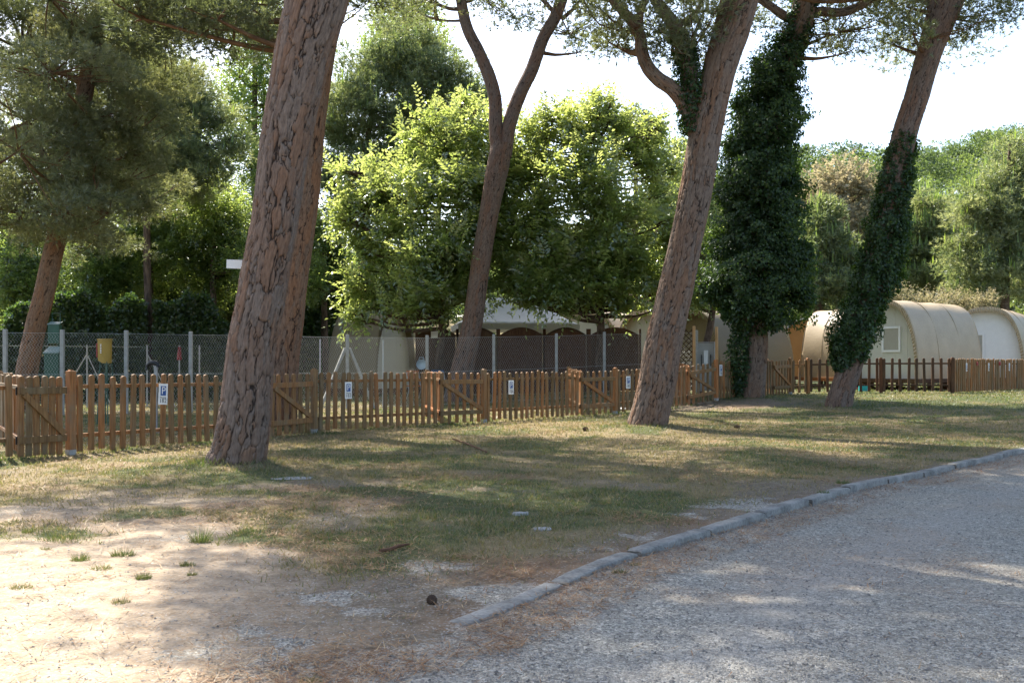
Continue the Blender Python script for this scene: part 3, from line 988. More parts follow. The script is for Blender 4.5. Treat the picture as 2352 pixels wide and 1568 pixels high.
def big_pine(label, pts, d, mat, groove, segs, step, limbs=(), crown=None, px_clumps=(), flare=((0.28, 0.20, 5, 0.6),), clump_r=0.75,
             per=150, seed=1, base_depth=0.25, group=None, kmul=1.0, dspread=0.7, extra=(), bough=0.075, extra_limbs=(), nK=8, nw=0.0075, tone=(0.5, 0.2), thin_px=14):
    global rng
    rng = np.random.default_rng(seed * 101)
    random.seed(seed * 7)
    P, R = upath(pts, d)
    loc = P[0].copy()
    loc[2] = float(gz(loc[0], loc[1]))
    P = np.vstack([P[0] + np.array([0, 0, -base_depth]), P]); R = np.r_[R[0] * 1.02, R]
    root = thing('stone_pine', label, 'tree', loc, 0, group)
    tr = Trunk()
    TP, TR = tr.add(P, R, segs, step, groove=groove, flare=flare, seed=seed)
    skel = [TP[::6][-int(len(TP) / 6 * 0.35):]]
    for lp in limbs:
        lpth, lr = upath(lp, d)
        LP, _ = tr.add(lpth, lr, max(20, segs // 3), step * 1.6, groove=(groove[0] * 0.7, groove[1] * 0.7, groove[2] * 0.45), seed=seed + 11)
        skel.append(LP[::6])
    trunk = tr.build('trunk', mat, root, loc)
    sk = np.vstack(skel)
    cs, rs = [], []
    if crown is not None:
        cc = umbrella(*crown)
        cs.append(cc); rs.append(rng.uniform(0.75, 1.25, len(cc)) * clump_r)
    for c in px_clumps:
        dd = d + (c[3] if len(c) > 3 else random.uniform(-1.0, 1.0))
        k = max(2, int((c[2] / F * d / 0.42) ** 2 * 2.2 * kmul))
        for j in range(k):
            o = rng.normal(size=3) * np.array([0.5, dspread, 0.4]) * c[2] / F * d
            cs.append((U(c[0], c[1], dd) + o)[None]); rs.append([0.42 * random.uniform(0.7, 1.15)])
    for e in extra:
        cs.append(np.array([e[:3]])); rs.append([e[3]])
    cs = np.vstack(cs); rs = np.concatenate([np.atleast_1d(r) for r in rs])
    br = Trunk()
    # main boughs rise from the skeleton to a few hubs, twigs go on to each clump
    hubs = cs[rng.choice(len(cs), max(3, len(cs) // 9), replace=False)]
    for h in hubs:
        k = np.argmin(((sk - h) ** 2).sum(1) + 2.0 * np.maximum(0, sk[:, 2] - h[2] + 0.6) ** 2)
        branch_to(br, sk[k], h - np.array([0, 0, 0.12]), bough, 0.022, 0.06, 7, 0.3)
    allh = np.vstack([hubs - np.array([0, 0, 0.12]), (hubs + sk[[np.argmin(((sk - h) ** 2).sum(1)) for h in hubs]]) / 2])
    for c in cs:
        k = np.argmin(((allh - c) ** 2).sum(1))
        branch_to(br, allh[k], c, 0.022, 0.006, 0.05, 5, 0.4)
    br.build('branches', M['twig'], root, loc)
    needles_obj('crown', needle_mesh(cs, rs, per, L=0.15, w=nw, K=nK, tone=tone), M['needle'], root, loc)
    return root, trunk, TP, TR, loc


def ivy_on(root, loc, path, radii, n, leaf=0.085, bulge=0.25, name='ivy', face=None, tone=(0.35, 0.2), lumps=0.5, bare=0.0):
    """ivy leaves over a stem: path with outer radius, thicker in lumps"""
    PR = catmull(np.column_stack([path, radii]), 0.12)
    i = rng.integers(0, len(PR), n)
    w = PR[i, 3]
    keep = rng.random(n) < w / w.max()
    i = i[keep]
    n = len(i)
    P0, R = PR[i, :3], PR[i, 3]
    T = unit(np.gradient(PR[:, :3], axis=0))[i]
    th = rng.uniform(0, 2 * np.pi, n)
    if face is not None:
        th = rng.normal(face[0], face[1], n)
    x = unit(np.cross(T, np.array([0, 1.0, 0.0]) + 0 * T))
    y = np.cross(T, x)
    d = x * np.cos(th)[:, None] + y * np.sin(th)[:, None]
    s = i * 0.12
    l = fbm(th * 1.6 + 20, s * 1.5, 50, 3) + 1.3 * (fbm(th * 3.0, s * 3.4, 54, 2) - 0.5)
    if bare:
        k = l > bare + rng.normal(0, 0.06, n)
        i, P0, R, T, th, d, s, l = i[k], P0[k], R[k], T[k], th[k], d[k], s[k], l[k]
        n = len(i)
    rr = R * (1 - lumps * 0.5 + lumps * l * 1.15) * (1 - bulge * rng.random(n) ** 2)
    P = P0 + d * rr[:, None] + rng.normal(0, 0.03, (n, 3))
    D = unit(np.array([0, 0, -0.75]) + d * 0.6 + 0.55 * rng.normal(size=(n, 3)))
    N = unit(d + np.array([0, 0, 0.5]) + 0.45 * rng.normal(size=(n, 3)))
    tn = np.clip(rng.normal(tone[0], tone[1], n) + 0.35 * (l - 0.5), 0, 1)
    return leaves_obj(name, P, D, N, leaf * rng.uniform(0.45, 1.4, n), leaf * 0.52 * rng.uniform(0.5, 1.25, n), tn, M['ivy'], root, loc)


# unseen needle clumps added to the big pine's crown to shape its shade edge
T1_SHADE_CLUMPS = []
for (px, py) in ((440, 1300), (475, 1385), (600, 1450), (740, 1515), (870, 1566), (560, 1370), (680, 1425), (530, 1320), (820, 1500), (960, 1545), (640, 1360), (760, 1440), (900, 1480), (720, 1370), (860, 1410), (1000, 1480), (640, 1300), (820, 1340)):
    px += 120
    d_ = CAMZ * F / (py - HZ)
    z_ = 10.0 + random.uniform(-0.4, 0.6)
    h_ = z_ / math.tan(math.radians(50))
    T1_SHADE_CLUMPS.append(((px - CX) / F * d_ - 0.535 * h_, d_ + 0.845 * h_, z_, random.uniform(0.42, 0.58)))
    T1_SHADE_CLUMPS.append(((px - CX) / F * d_ - 0.535 * h_ * 1.08 + random.uniform(-.2, .2), d_ + 0.845 * h_ * 1.08 + random.uniform(-.2, .2), z_ * 1.08, random.uniform(0.45, 0.6)))
# T1: the big leaning pine in front of the fence
big_pine('thickest leaning pine, furrowed pinkish grey bark, standing nearest in front of the fence',
         [(537, 1078, 65), (548, 1040, 60), (563, 950, 56.5), (577, 800, 53), (597, 700, 53), (614, 600, 52), (632, 500, 51), (660, 300, 55), (690, 150, 60), (733, -20, 66), (800, -300, 50), (880, -560, 44), (960, -900, 36)], 11.0,
         M['bark_grey'], (0.095, 0.50, 0.026), 240, 0.016, flare=((0.30, 0.14, 5, 0.6), (0.11, 0.20, 7, 1.9)), extra=T1_SHADE_CLUMPS, crown=((-0.5, 13.0, 10.0), 5.0, 1.8, 120), clump_r=0.78, per=230, seed=2, nK=7, nw=0.011)
# T2: orange trunk just behind
big_pine('leaning pine with orange bark behind the gate, half hidden by the thickest trunk',
         [(648, 988, 32), (654, 840, 31), (664, 750, 31), (674, 650, 31), (687, 560, 31), (702, 450, 30), (716, 300, 29), (729, 200, 28), (744, 100, 28), (766, 0, 28), (800, -160, 26), (840, -330, 22)], 17.9,
         M['bark_orange'], (0.075, 0.46, 0.02), 130, 0.026, crown=((-3.3, 17.2, 9.9), 4.8, 1.8, 120), clump_r=0.74, per=190, seed=5,
         px_clumps=[(330, 20, 50), (400, 40, 55), (470, 55, 50), (540, 40, 45), (590, 70, 40), (440, -20, 60), (560, -20, 60), (620, 10, 40), (360, -40, 60), (300, -10, 40), (520, 100, 25), (840, -20, 45), (640, 110, 22)], nw=0.0085, tone=(0.3, 0.18), kmul=3.2, dspread=1.6)
# T3: thin forked pine behind the wire fence
big_pine('slender pine forking into a wide Y behind the wire fence',
         [(1045, 940, 29), (1062, 850, 26), (1085, 740, 23), (1105, 600, 21.5), (1125, 480, 22), (1142, 390, 25), (1153, 330, 24)], 30.0,
         M['bark_brown'], (0.09, 0.55, 0.018), 90, 0.045,
         limbs=[[(1146, 370, 17), (1139, 300, 16), (1137, 230, 15), (1125, 180, 15), (1100, 120, 13.5), (1075, 70, 13), (1062, 20, 12.5), (1050, -60, 12), (1010, -150, 9)],
                [(1158, 360, 17), (1172, 280, 16), (1195, 215, 15.5), (1222, 160, 15), (1247, 90, 14), (1275, 40, 14), (1292, -10, 14), (1310, -90, 12), (1340, -170, 8)],
                [(1062, 22, 5), (1030, 20, 4), (1000, 8, 4), (960, -10, 3)], [(1068, 48, 3), (1020, 48, 2.5), (980, 38, 2), (950, 22, 1.5)],
                [(1285, 40, 6), (1260, 15, 5), (1230, -20, 5), (1200, -60, 4)], [(1290, 45, 5), (1318, 20, 4), (1350, -20, 4)]],
         crown=((0.2, 30.0, 13.2), 5.6, 2.4, 90), clump_r=0.85, per=120, seed=8, nw=0.013, nK=6,
         px_clumps=[(900, -5, 22), (945, 5, 25), (985, 0, 22), (1020, -15, 25), (1095, 10, 22), (1125, 20, 22), (1160, 25, 24), (1195, 40, 24), (1225, 30, 22), (1215, 62, 14),
                    (1180, -10, 40), (1120, -30, 40), (1250, -20, 40), (1330, 30, 24), (1320, 70, 20), (1330, 108, 17), (1350, 90, 14), (1365, 40, 22), (1300, 70, 14), (1360, -20, 40), (1400, 20, 26)],
         flare=((0.3, 0.12, 4, 1),))
# T4: right pine in front of the fence, with limbs
t4 = big_pine('leaning grey pine before the fence with a long limb forking off its left side',
              [(1486, 988, 45), (1496, 940, 42), (1510, 880, 42), (1522, 800, 41), (1540, 720, 39), (1560, 630, 38), (1578, 540, 36), (1597, 450, 36), (1615, 340, 36), (1632, 250, 35.5), (1655, 150, 37), (1680, 70, 40), (1698, 0, 42), (1716, -70, 42), (1750, -200, 36), (1790, -400, 28), (1800, -600, 20)], 17.9,
              M['bark_grey'], (0.095, 0.55, 0.026), 180, 0.022,
              limbs=[[(1612, 360, 22), (1596, 290, 20), (1572, 240, 17.5), (1545, 205, 16.5), (1512, 182, 16), (1488, 155, 15), (1474, 120, 14), (1470, 85, 13), (1455, 55, 12), (1425, 20, 11), (1400, -10, 10), (1370, -60, 8)],
                     [(1470, 95, 9), (1468, 60, 9), (1472, 25, 8), (1485, -5, 8), (1500, -50, 6)],
                     [(1588, 285, 18), (1584, 230, 19), (1583, 170, 19), (1572, 120, 18), (1555, 75, 16), (1535, 40, 14), (1512, 10, 13), (1490, -30, 11)],
                     [(1555, 60, 8), (1580, 45, 6), (1605, 20, 5), (1615, -10, 4)]],
              crown=((3.4, 18.4, 10.7), 5.8, 2.0, 170), clump_r=0.75, per=170, seed=12, nw=0.0085,
              px_clumps=[(1380, 30, 34), (1345, 0, 35), (1425, 45, 24), (1430, 100, 16), (1412, 104, 10), (1395, 70, 20), (1500, 40, 30), (1530, 70, 22), (1500, 85, 16), (1545, 95, 16), (1590, 70, 26), (1600, 100, 20), (1612, 132, 13), (1620, 60, 22), (1560, 10, 40), (1620, 10, 40), (1450, -10, 40), (1570, -20, 40), (1410, -30, 40)])
ip, ir = upath([(1590, 300, 22), (1586, 240, 27), (1584, 180, 27), (1576, 125, 25), (1560, 85, 20)], 17.9)
ivy_on(t4[0], t4[4], ip, ir, 5200, 0.05, 0.3)
# T5: the tree smothered in ivy
t5 = big_pine('pine smothered in a wide dark column of ivy, right of the grey pine',
              [(1727, 922, 27), (1732, 880, 25), (1738, 800, 24), (1735, 700, 27), (1740, 550, 26), (1752, 400, 25), (1775, 250, 25), (1810, 130, 25), (1838, 60, 26), (1850, -10, 25), (1865, -90, 20), (1880, -180, 15)], 26.7,
              M['bark_grey'], (0.12, 0.7, 0.028), 110, 0.04,
              limbs=[[(1845, 45, 12), (1880, 28, 11), (1930, 30, 10), (1975, 15, 9), (2010, -5, 8), (2060, -20, 5)], [(1845, 30, 13), (1810, 40, 11), (1770, 15, 9), (1735, -10, 9), (1700, -40, 6)]],
              crown=((7.6, 27, 11.8), 4.6, 2.0, 75), clump_r=0.8, per=120, seed=15, nw=0.012, nK=6,
              px_clumps=[(1700, 0, 30), (1735, 40, 20), (1765, 55, 16), (1790, 10, 30), (1880, 60, 24), (1915, 75, 24), (1945, 90, 20), (1970, 105, 14), (1905, 115, 14), (1930, 55, 26), (1975, 55, 22), (2010, 40, 24), (2040, 35, 18), (1900, 0, 40), (1960, -10, 40), (2020, -5, 36), (2050, 55, 10), (1880, 100, 16)])
ip, ir = upath([(1700, 925, 13), (1697, 860, 20), (1700, 805, 24), (1706, 765, 34), (1722, 722, 88), (1733, 670, 112), (1737, 600, 120), (1737, 510, 112), (1738, 420, 104), (1745, 320, 92), (1768, 210, 74), (1788, 150, 56), (1820, 100, 42), (1842, 40, 30), (1852, -10, 26)], 26.7)
ivy_on(t5[0], t5[4], ip, ir * 0.83, 95000, 0.075, 0.35, lumps=1.0, tone=(0.38, 0.24))
ivy_on(t5[0], t5[4], ip[4:], ir[4:] * 0.55, 14000, 0.13, 0.5, lumps=0.3, tone=(0.2, 0.12))
for k, (px, py, r) in enumerate(((1660, 560, 34), (1640, 660, 34), (1830, 580, 36), (1845, 680, 28), (1800, 480, 34), (1668, 440, 26), (1800, 300, 24), (1815, 240, 20), (1685, 330, 22), (1700, 235, 18), (1780, 730, 22), (1680, 715, 22), (1835, 640, 30), (1740, 150, 14), (1812, 420, 26))):
    q, qr = upath([(px - r * .8, py + r * .3, r * .5), (px, py, r), (px + r * .8, py - r * .1, r * .55)], 26.7 + random.uniform(-.7, .3))
    ivy_on(t5[0], t5[4], q, qr, int(1900 * (r / 28) ** 2), 0.08, 0.9, lumps=0.7, tone=(0.42, 0.24))
# T6: leaning ivy clad pine on the right
t6 = big_pine('leaning pine at the right with an ivy sleeve round its middle, bare above and below',
              [(1926, 938, 29), (1934, 900, 27), (1950, 850, 26.5), (1975, 760, 27), (2005, 650, 30), (2035, 520, 29), (2058, 400, 28), (2080, 300, 27), (2106, 220, 26.5), (2132, 130, 27), (2152, 70, 31), (2172, 10, 36), (2195, -50, 32), (2230, -140, 22)], 24.0,
              M['bark_brown'], (0.10, 0.6, 0.02), 110, 0.035,
              limbs=[[(2150, 60, 14), (2140, 0, 13), (2130, -60, 9)], [(2172, 10, 16), (2205, -30, 14), (2260, -70, 8)]],
              crown=((10.6, 24.4, 10.9), 4.6, 2.0, 75), clump_r=0.75, per=130, seed=18, nw=0.0105, nK=7,
              px_clumps=[(2075, 30, 24), (2065, 75, 14), (2100, 60, 20), (2115, 85, 12), (2100, 10, 30), (2200, 50, 20), (2208, 80, 13), (2225, 60, 12), (2240, 10, 30), (2280, 20, 26), (2315, 20, 18), (2300, 45, 10), (2330, -10, 25), (2060, -10, 30), (2170, -30, 30)])
ip, ir = upath([(1935, 850, 20), (1945, 815, 42), (1960, 770, 50), (1985, 700, 54), (2008, 640, 55), (2028, 570, 53), (2043, 490, 49), (2058, 400, 42), (2072, 340, 32), (2080, 305, 24)], 24.0)
ivy_on(t6[0], t6[4], ip, ir * 0.76, 46000, 0.066, 0.3, lumps=0.8, bare=0.24)
for c in ((1915, 745, 16), (2000, 790, 14), (2095, 470, 14), (1905, 830, 14), (2085, 380, 10)):
    pass
# T7: left pine behind the fence, hanging foliage
big_pine('reddish leaning pine at the far left, its heavy foliage filling the upper left corner',
         [(48, 955, 24), (62, 850, 23), (80, 760, 22), (100, 680, 21.5), (122, 580, 21), (140, 500, 20), (165, 380, 18), (190, 240, 18), (215, 100, 16), (240, -60, 13), (260, -200, 8)], 25.0,
         M['bark_orange'], (0.08, 0.5, 0.018), 90, 0.04,
         limbs=[[(150, 440, 8), (110, 415, 6), (60, 420, 5), (0, 422, 4), (-60, 410, 3)], [(180, 330, 7), (240, 300, 5), (300, 265, 4), (340, 230, 3)], [(130, 480, 7), (180, 430, 6), (215, 395, 4), (250, 370, 3)], [(200, 200, 7), (120, 150, 5), (40, 110, 4)], [(150, 440, 6), (60, 300, 9), (10, 330, 9), (-20, 420, 8)]],
         crown=((-10.4, 25.0, 9.6), 4.5, 2.6, 60), clump_r=0.8, per=130, seed=22, nw=0.0085, nK=8, bough=0.045,
         px_clumps=[(x + random.uniform(-14, 14), y + random.uniform(-14, 14), 34) for x, y in
                    ((20, 40), (90, 60), (160, 40), (230, 70), (270, 130), (20, 130), (90, 150), (170, 140), (230, 200), (290, 210), (30, 230), (110, 240), (190, 270), (260, 290), (310, 320),
                     (20, 330), (100, 340), (180, 360), (250, 380), (290, 430), (30, 430), (110, 440), (190, 460), (250, 480), (20, 510), (90, 520), (160, 535), (215, 530), (-40, 100), (-40, 250), (-40, 400), (330, 120), (300, 30), (340, 60), (320, 200), (350, 260), (340, 380), (60, 10), (140, 95), (60, 190), (140, 310), (60, 380), (230, 320), (150, 400), (60, 480), (130, 490), (215, 430), (270, 440), (280, 60), (200, 110))],
         tone=(0.62, 0.24), flare=((0.3, 0.05, 4, 1),), kmul=4.6, dspread=4.2)


def bg_tree(label, name, base, height_pts, blobs, kind, leaf, n, mat, bark='bark_far', per=7, cat='tree', group=None, twig=0.5, tone=(0.5, 0.22), droop=0.15, candles=0.0, clumps=None, shell=0.6, K=6, nL=0.2, nw=0.016, nper=60, shoots=0):
    """tree behind the fences: trunk, boughs to each mass of its crown, crown"""
    loc = np.array([base[0], base[1], float(gz(base[0], base[1]))])
    root = thing(name, label, 'tree', loc, 0, group)
    tr = Trunk()
    pts = np.array([p[:3] for p in height_pts]); rad = np.array([p[3] for p in height_pts])
    TP, TR = tr.add(pts, rad, 16, 0.2, seed=random.randint(0, 99), rough=0.08)
    b = np.asarray(blobs, float)
    for q in b:
        k = np.argmin(((TP - q[:3]) ** 2).sum(1) + 3 * np.maximum(0, TP[:, 2] - q[2] + 0.4) ** 2)
        r = min(TR[k] * 0.6, 0.08)
        branch_to(tr, TP[k], q[:3], r, 0.02, 0.08, 7, 0.35)
        for j in range(5):
            e = q[:3] + unit(rng.normal(size=3)) * q[3:6] * 0.8
            branch_to(tr, q[:3] * 0.8 + TP[k] * 0.2, e, 0.022, 0.006, 0.05, 5, 0.5)
    tr.build('trunk', M[bark], root, loc)
    if kind == 'pine':
        c, d, i = blob_samples(b, n, 0.55)
        needles_obj('crown', needle_mesh(c, np.full(len(c), leaf) * rng.uniform(0.7, 1.2, len(c)), nper, L=nL, w=nw, K=K, tone=tone, candles=candles, up=0.6), mat, root, loc)
    else:
        P, D, N, L, W, T = leafy_crown(b, n, per, leaf[0], leaf[1], twig, droop, tone, shell=shell, shoots=shoots)
        leaves_obj('crown', P, D, N, L, W, T, mat, root, loc)
    return root


def ublob(px, py, rx, ry, d, depth=None, dd=0.0):
    c = U(px, py, d + dd)
    return (*c, rx / F * d, depth if depth else rx / F * d, ry / F * d)


def upts(pts, d):
    return [(*U(px, py, d), r / F * d) for px, py, r in pts]


# the two bright broad leaved trees in the middle
D1 = 32.5
b1 = [ublob(*a, D1, None, dz) for a, dz in (
    ((860, 460, 62, 75), 0), ((930, 400, 65, 80), .5), ((1000, 350, 62, 80), 0), ((1060, 310, 60, 75), 0.6), ((1110, 370, 60, 90), 0), ((950, 520, 80, 80), -0.8), ((1040, 470, 80, 90), -1.0),
    ((860, 600, 60, 70), 0.2), ((960, 640, 80, 60), -0.9), ((1060, 600, 80, 80), -1.1), ((880, 662, 62, 32), -0.4), ((980, 668, 70, 26), -1.0), ((1080, 660, 70, 32), -0.8), ((1110, 500, 70, 90), -0.6), ((800, 470, 26, 40), 0),
    ((825, 708, 46, 30), -.3), ((880, 700, 40, 24), -.6), ((965, 704, 52, 26), -1.1), ((1030, 715, 30, 16), -1.2), ((780, 400, 30, 30), 0), ((800, 520, 40, 40), -.2), ((1130, 430, 50, 90), .2), ((1140, 560, 50, 90), -.2), ((1030, 260, 24, 45), 0.2), ((1080, 245, 22, 40), 0.3), ((830, 560, 40, 55), -.2), ((820, 650, 40, 40), -.4))]
def layered(bl, k=5, f=0.62, v=0.46):
    out = []
    for (x, y, z, a, b, c) in bl:
        for j in range(k):
            o = rng.normal(size=3) * 0.42
            out.append((x + o[0] * a, y + o[1] * b, z + o[2] * c * 1.15, a * f * random.uniform(0.6, 1.2), b * f * random.uniform(0.7, 1.2), c * v * random.uniform(0.6, 1.3)))
    return out


bg_tree('bright green leafy tree with big backlit leaves, left of the slender forked pine', 'leafy_tree', U(1010, 930, D1), upts([(1010, 950, 10), (1008, 840, 9), (1015, 740, 8), (1005, 600, 7), (1010, 450, 5), (1020, 330, 3)], D1)
        + [], layered(b1), 'leaf', (0.24, 0.055), 3300, M['leaf_bright'], per=11, twig=1.05, droop=0.2, tone=(0.55, 0.25), shell=0.45, shoots=420)
b2 = [ublob(*a, D1, None, dz) for a, dz in (
    ((1190, 380, 60, 80), 0), ((1250, 330, 55, 70), 0.4), ((1310, 300, 52, 60), 0), ((1372, 290, 45, 60), 0.3), ((1430, 350, 55, 60), 0), ((1490, 350, 55, 65), 0.3), ((1530, 430, 52, 80), 0),
    ((1220, 490, 75, 90), -1), ((1310, 430, 80, 90), -0.9), ((1400, 440, 80, 90), -1), ((1480, 500, 75, 90), -0.8), ((1250, 610, 80, 80), -1.1), ((1350, 570, 80, 90), -1.2), ((1450, 610, 70, 80), -1),
    ((1190, 650, 55, 36), -0.7), ((1290, 655, 70, 28), -1), ((1390, 645, 70, 36), -1), ((1470, 650, 50, 34), -0.6), ((1545, 560, 40, 80), -.2), ((1525, 660, 40, 50), -.3),
    ((1170, 350, 50, 45), .2), ((1215, 690, 34, 22), -1.1), ((1300, 710, 30, 24), -1.3), ((1345, 695, 34, 20), -1.1), ((1440, 696, 40, 24), -1.), ((1150, 380, 50, 60), .3), ((1160, 500, 50, 90), .2), ((1372, 225, 16, 32), 0.2), ((1310, 250, 20, 30), 0.2), ((1405, 250, 16, 30), 0.2), ((1250, 270, 22, 30), 0), ((1520, 290, 18, 30), .1))]
bg_tree('bright green leafy tree with big backlit leaves, right of the slender forked pine', 'leafy_tree', U(1378, 930, D1), upts([(1378, 950, 11), (1376, 840, 10), (1380, 750, 9), (1370, 620, 8), (1360, 480, 6), (1365, 330, 3)], D1),
        layered(b2), 'leaf', (0.24, 0.055), 3900, M['leaf_bright'], per=11, twig=1.05, droop=0.2, tone=(0.58, 0.25), shell=0.45, shoots=480)
# small dark tree right of T4
bg_tree('small leafy tree with a dark leaning stem between the grey pine and the ivy column', 'leafy_tree', U(1608, 900, 31.0), upts([(1606, 910, 8), (1616, 820, 8), (1632, 745, 8), (1638, 680, 6), (1625, 600, 5)], 31.0),
        [ublob(1620, 650, 40, 45, 31), ublob(1650, 690, 35, 30, 31), ublob(1600, 560, 45, 80, 31.5), ublob(1640, 600, 40, 60, 31.5), ublob(1590, 690, 30, 25, 31)], 'leaf', (0.12, 0.035), 1100, M['leaf_dark'], per=7, twig=0.4)

# left: forest behind the wire fence
def dark_leafy(label, cx, cy, w, h, d, n, mat='leaf_dark', leaf=(0.13, 0.045), trunk_px=None, tone=(0.45, 0.24), group='leafy trees crowding behind the wire fence', nb=9, name='leafy_tree'):
    bl = []
    for k in range(nb):
        a = k * 2.4
        r = math.sqrt((k + 0.5) / nb)
        bl.append(ublob(cx + w * 0.62 * r * math.cos(a), cy + h * 0.62 * r * math.sin(a), w * random.uniform(0.32, 0.44), h * random.uniform(0.28, 0.4), d, w * 0.4 / F * d, random.uniform(-1.2, 1.2)))
    tx = trunk_px if trunk_px is not None else cx
    g = F * (CAMZ - 0) / d + HZ
    return bg_tree(label, name, U(tx, g, d), upts([(tx, g + 12, 11), (tx + 4, g - 80, 9), ((tx + cx) / 2, (g + cy) / 2, 8), (cx, cy, 6), (cx + 3, cy - h * 0.5, 3)], d), bl, 'leaf', leaf, n, M[mat], per=7, twig=0.5, tone=tone, group=group)


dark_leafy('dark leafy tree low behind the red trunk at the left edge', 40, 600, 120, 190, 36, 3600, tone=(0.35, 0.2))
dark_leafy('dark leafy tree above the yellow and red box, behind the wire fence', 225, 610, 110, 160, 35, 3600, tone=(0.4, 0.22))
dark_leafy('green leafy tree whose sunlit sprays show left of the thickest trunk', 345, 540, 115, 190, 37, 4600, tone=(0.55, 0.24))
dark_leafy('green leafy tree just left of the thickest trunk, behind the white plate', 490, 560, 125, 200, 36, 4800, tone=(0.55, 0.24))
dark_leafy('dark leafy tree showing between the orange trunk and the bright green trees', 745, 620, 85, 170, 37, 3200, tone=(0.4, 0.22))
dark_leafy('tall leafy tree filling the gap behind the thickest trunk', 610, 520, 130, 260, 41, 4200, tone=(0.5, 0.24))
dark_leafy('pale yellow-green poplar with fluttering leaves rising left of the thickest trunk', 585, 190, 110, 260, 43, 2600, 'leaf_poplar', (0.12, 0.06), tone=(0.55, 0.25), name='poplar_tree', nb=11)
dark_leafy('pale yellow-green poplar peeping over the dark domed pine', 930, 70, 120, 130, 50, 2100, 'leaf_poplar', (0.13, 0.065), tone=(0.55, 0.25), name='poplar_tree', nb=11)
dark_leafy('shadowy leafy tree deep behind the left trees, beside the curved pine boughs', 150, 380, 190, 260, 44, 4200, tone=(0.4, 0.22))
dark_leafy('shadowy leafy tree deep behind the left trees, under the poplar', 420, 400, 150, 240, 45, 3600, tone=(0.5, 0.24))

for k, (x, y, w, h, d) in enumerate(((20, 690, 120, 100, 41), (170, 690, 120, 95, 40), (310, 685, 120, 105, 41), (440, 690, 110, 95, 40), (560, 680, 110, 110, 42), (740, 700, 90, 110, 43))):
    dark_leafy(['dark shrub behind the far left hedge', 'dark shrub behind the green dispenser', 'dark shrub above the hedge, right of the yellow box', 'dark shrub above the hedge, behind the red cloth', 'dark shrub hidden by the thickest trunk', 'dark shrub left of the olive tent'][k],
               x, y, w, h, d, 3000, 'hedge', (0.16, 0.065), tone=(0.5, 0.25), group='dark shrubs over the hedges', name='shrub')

# pines behind
bg_tree('pine with upswept curved boughs left of the thickest trunk, behind the leafy trees', 'pine_tree', U(340, 910, 34), upts([(340, 930, 10), (342, 800, 9), (338, 600, 8), (337, 400, 7), (336, 200, 4), (330, 90, 2)], 34),
        [ublob(310, 120, 60, 60, 34.5), ublob(300, 240, 70, 60, 34.5), ublob(290, 380, 60, 50, 34), ublob(440, 220, 50, 50, 34.5), ublob(550, 330, 25, 40, 34), ublob(440, 420, 60, 40, 33.5), ublob(340, 190, 50, 60, 34), ublob(390, 250, 60, 55, 34), ublob(440, 300, 60, 50, 34), ublob(480, 260, 40, 55, 34.5), ublob(505, 330, 45, 50, 34), ublob(400, 350, 70, 40, 33.5), ublob(330, 300, 60, 60, 34), ublob(370, 420, 70, 35, 33.5), ublob(470, 390, 60, 35, 33.5), ublob(525, 270, 22, 35, 34), ublob(415, 180, 35, 50, 35)],
        'pine', 0.40, 420, M['needle_pale'], 'bark_far', tone=(0.6, 0.24), nper=52, candles=0.02, nw=0.012)
bg_tree('dark domed pine rising behind the bright green trees, left of the forked pine', 'pine_tree', U(835, 930, 40), upts([(822, 925, 12), (826, 760, 12), (832, 650, 11), (838, 520, 10), (842, 400, 9), (850, 280, 6), (880, 170, 3)], 40),
        [ublob(*q, 40 + random.uniform(-.6, .6)) for q in ((860, 165, 85, 70), (940, 150, 95, 70), (1020, 190, 80, 75), (800, 230, 70, 75), (900, 260, 95, 70), (990, 280, 90, 70), (1065, 265, 60, 70), (780, 330, 70, 60), (870, 350, 80, 60), (960, 360, 80, 60),
          (960, 105, 70, 40), (1090, 230, 30, 60), (760, 280, 45, 60), (760, 400, 50, 60), (820, 430, 60, 50), (900, 430, 60, 50), (1060, 340, 50, 50), (780, 480, 45, 40))],
        'pine', 0.46, 620, M['needle_pale'], 'bark_far_red', tone=(0.55, 0.22), nper=60, candles=0.035, nw=0.0145)
bg_tree('small far pine top peeping over the bright green tree', 'pine_tree', U(1460, 880, 62), upts([(1460, 890, 6), (1460, 400, 5), (1458, 280, 3)], 62),
        [ublob(1460, 275, 34, 26, 62), ublob(1430, 300, 25, 25, 62), ublob(1495, 300, 26, 24, 62), ublob(1460, 310, 50, 25, 62)], 'pine', 0.5, 60, M['needle'], tone=(0.35, 0.15), nper=70, nw=0.025, nL=0.25)
bg_tree('pine with bright upright candles showing just left of the grey pine', 'pine_tree', U(1560, 890, 46), upts([(1560, 895, 8), (1560, 600, 7), (1562, 380, 4)], 46),
        [ublob(1560, 340, 40, 40, 46), ublob(1575, 420, 50, 60, 46), ublob(1550, 500, 60, 70, 46), ublob(1600, 520, 60, 80, 46)], 'pine', 0.5, 110, M['needle_pale'], tone=(0.5, 0.2), nper=70, candles=0.12, nw=0.02)
bg_tree('round tan tree covered in dry blossom between the two ivy clad pines', 'blossoming_tree', U(1925, 880, 52), upts([(1925, 870, 10), (1926, 760, 9), (1928, 600, 8), (1930, 480, 5)], 52),
        [ublob(1930, 420, 60, 60, 52), ublob(1880, 450, 45, 55, 52), ublob(1985, 440, 45, 55, 52), ublob(1900, 520, 55, 60, 51), ublob(1970, 520, 60, 60, 51), ublob(1935, 580, 60, 40, 51), ublob(1860, 520, 30, 50, 52), ublob(2010, 510, 30, 50, 52)], 'leaf', (0.13, 0.07), 4200, M['leaf_brown'], per=7, twig=0.35, tone=(0.5, 0.25))
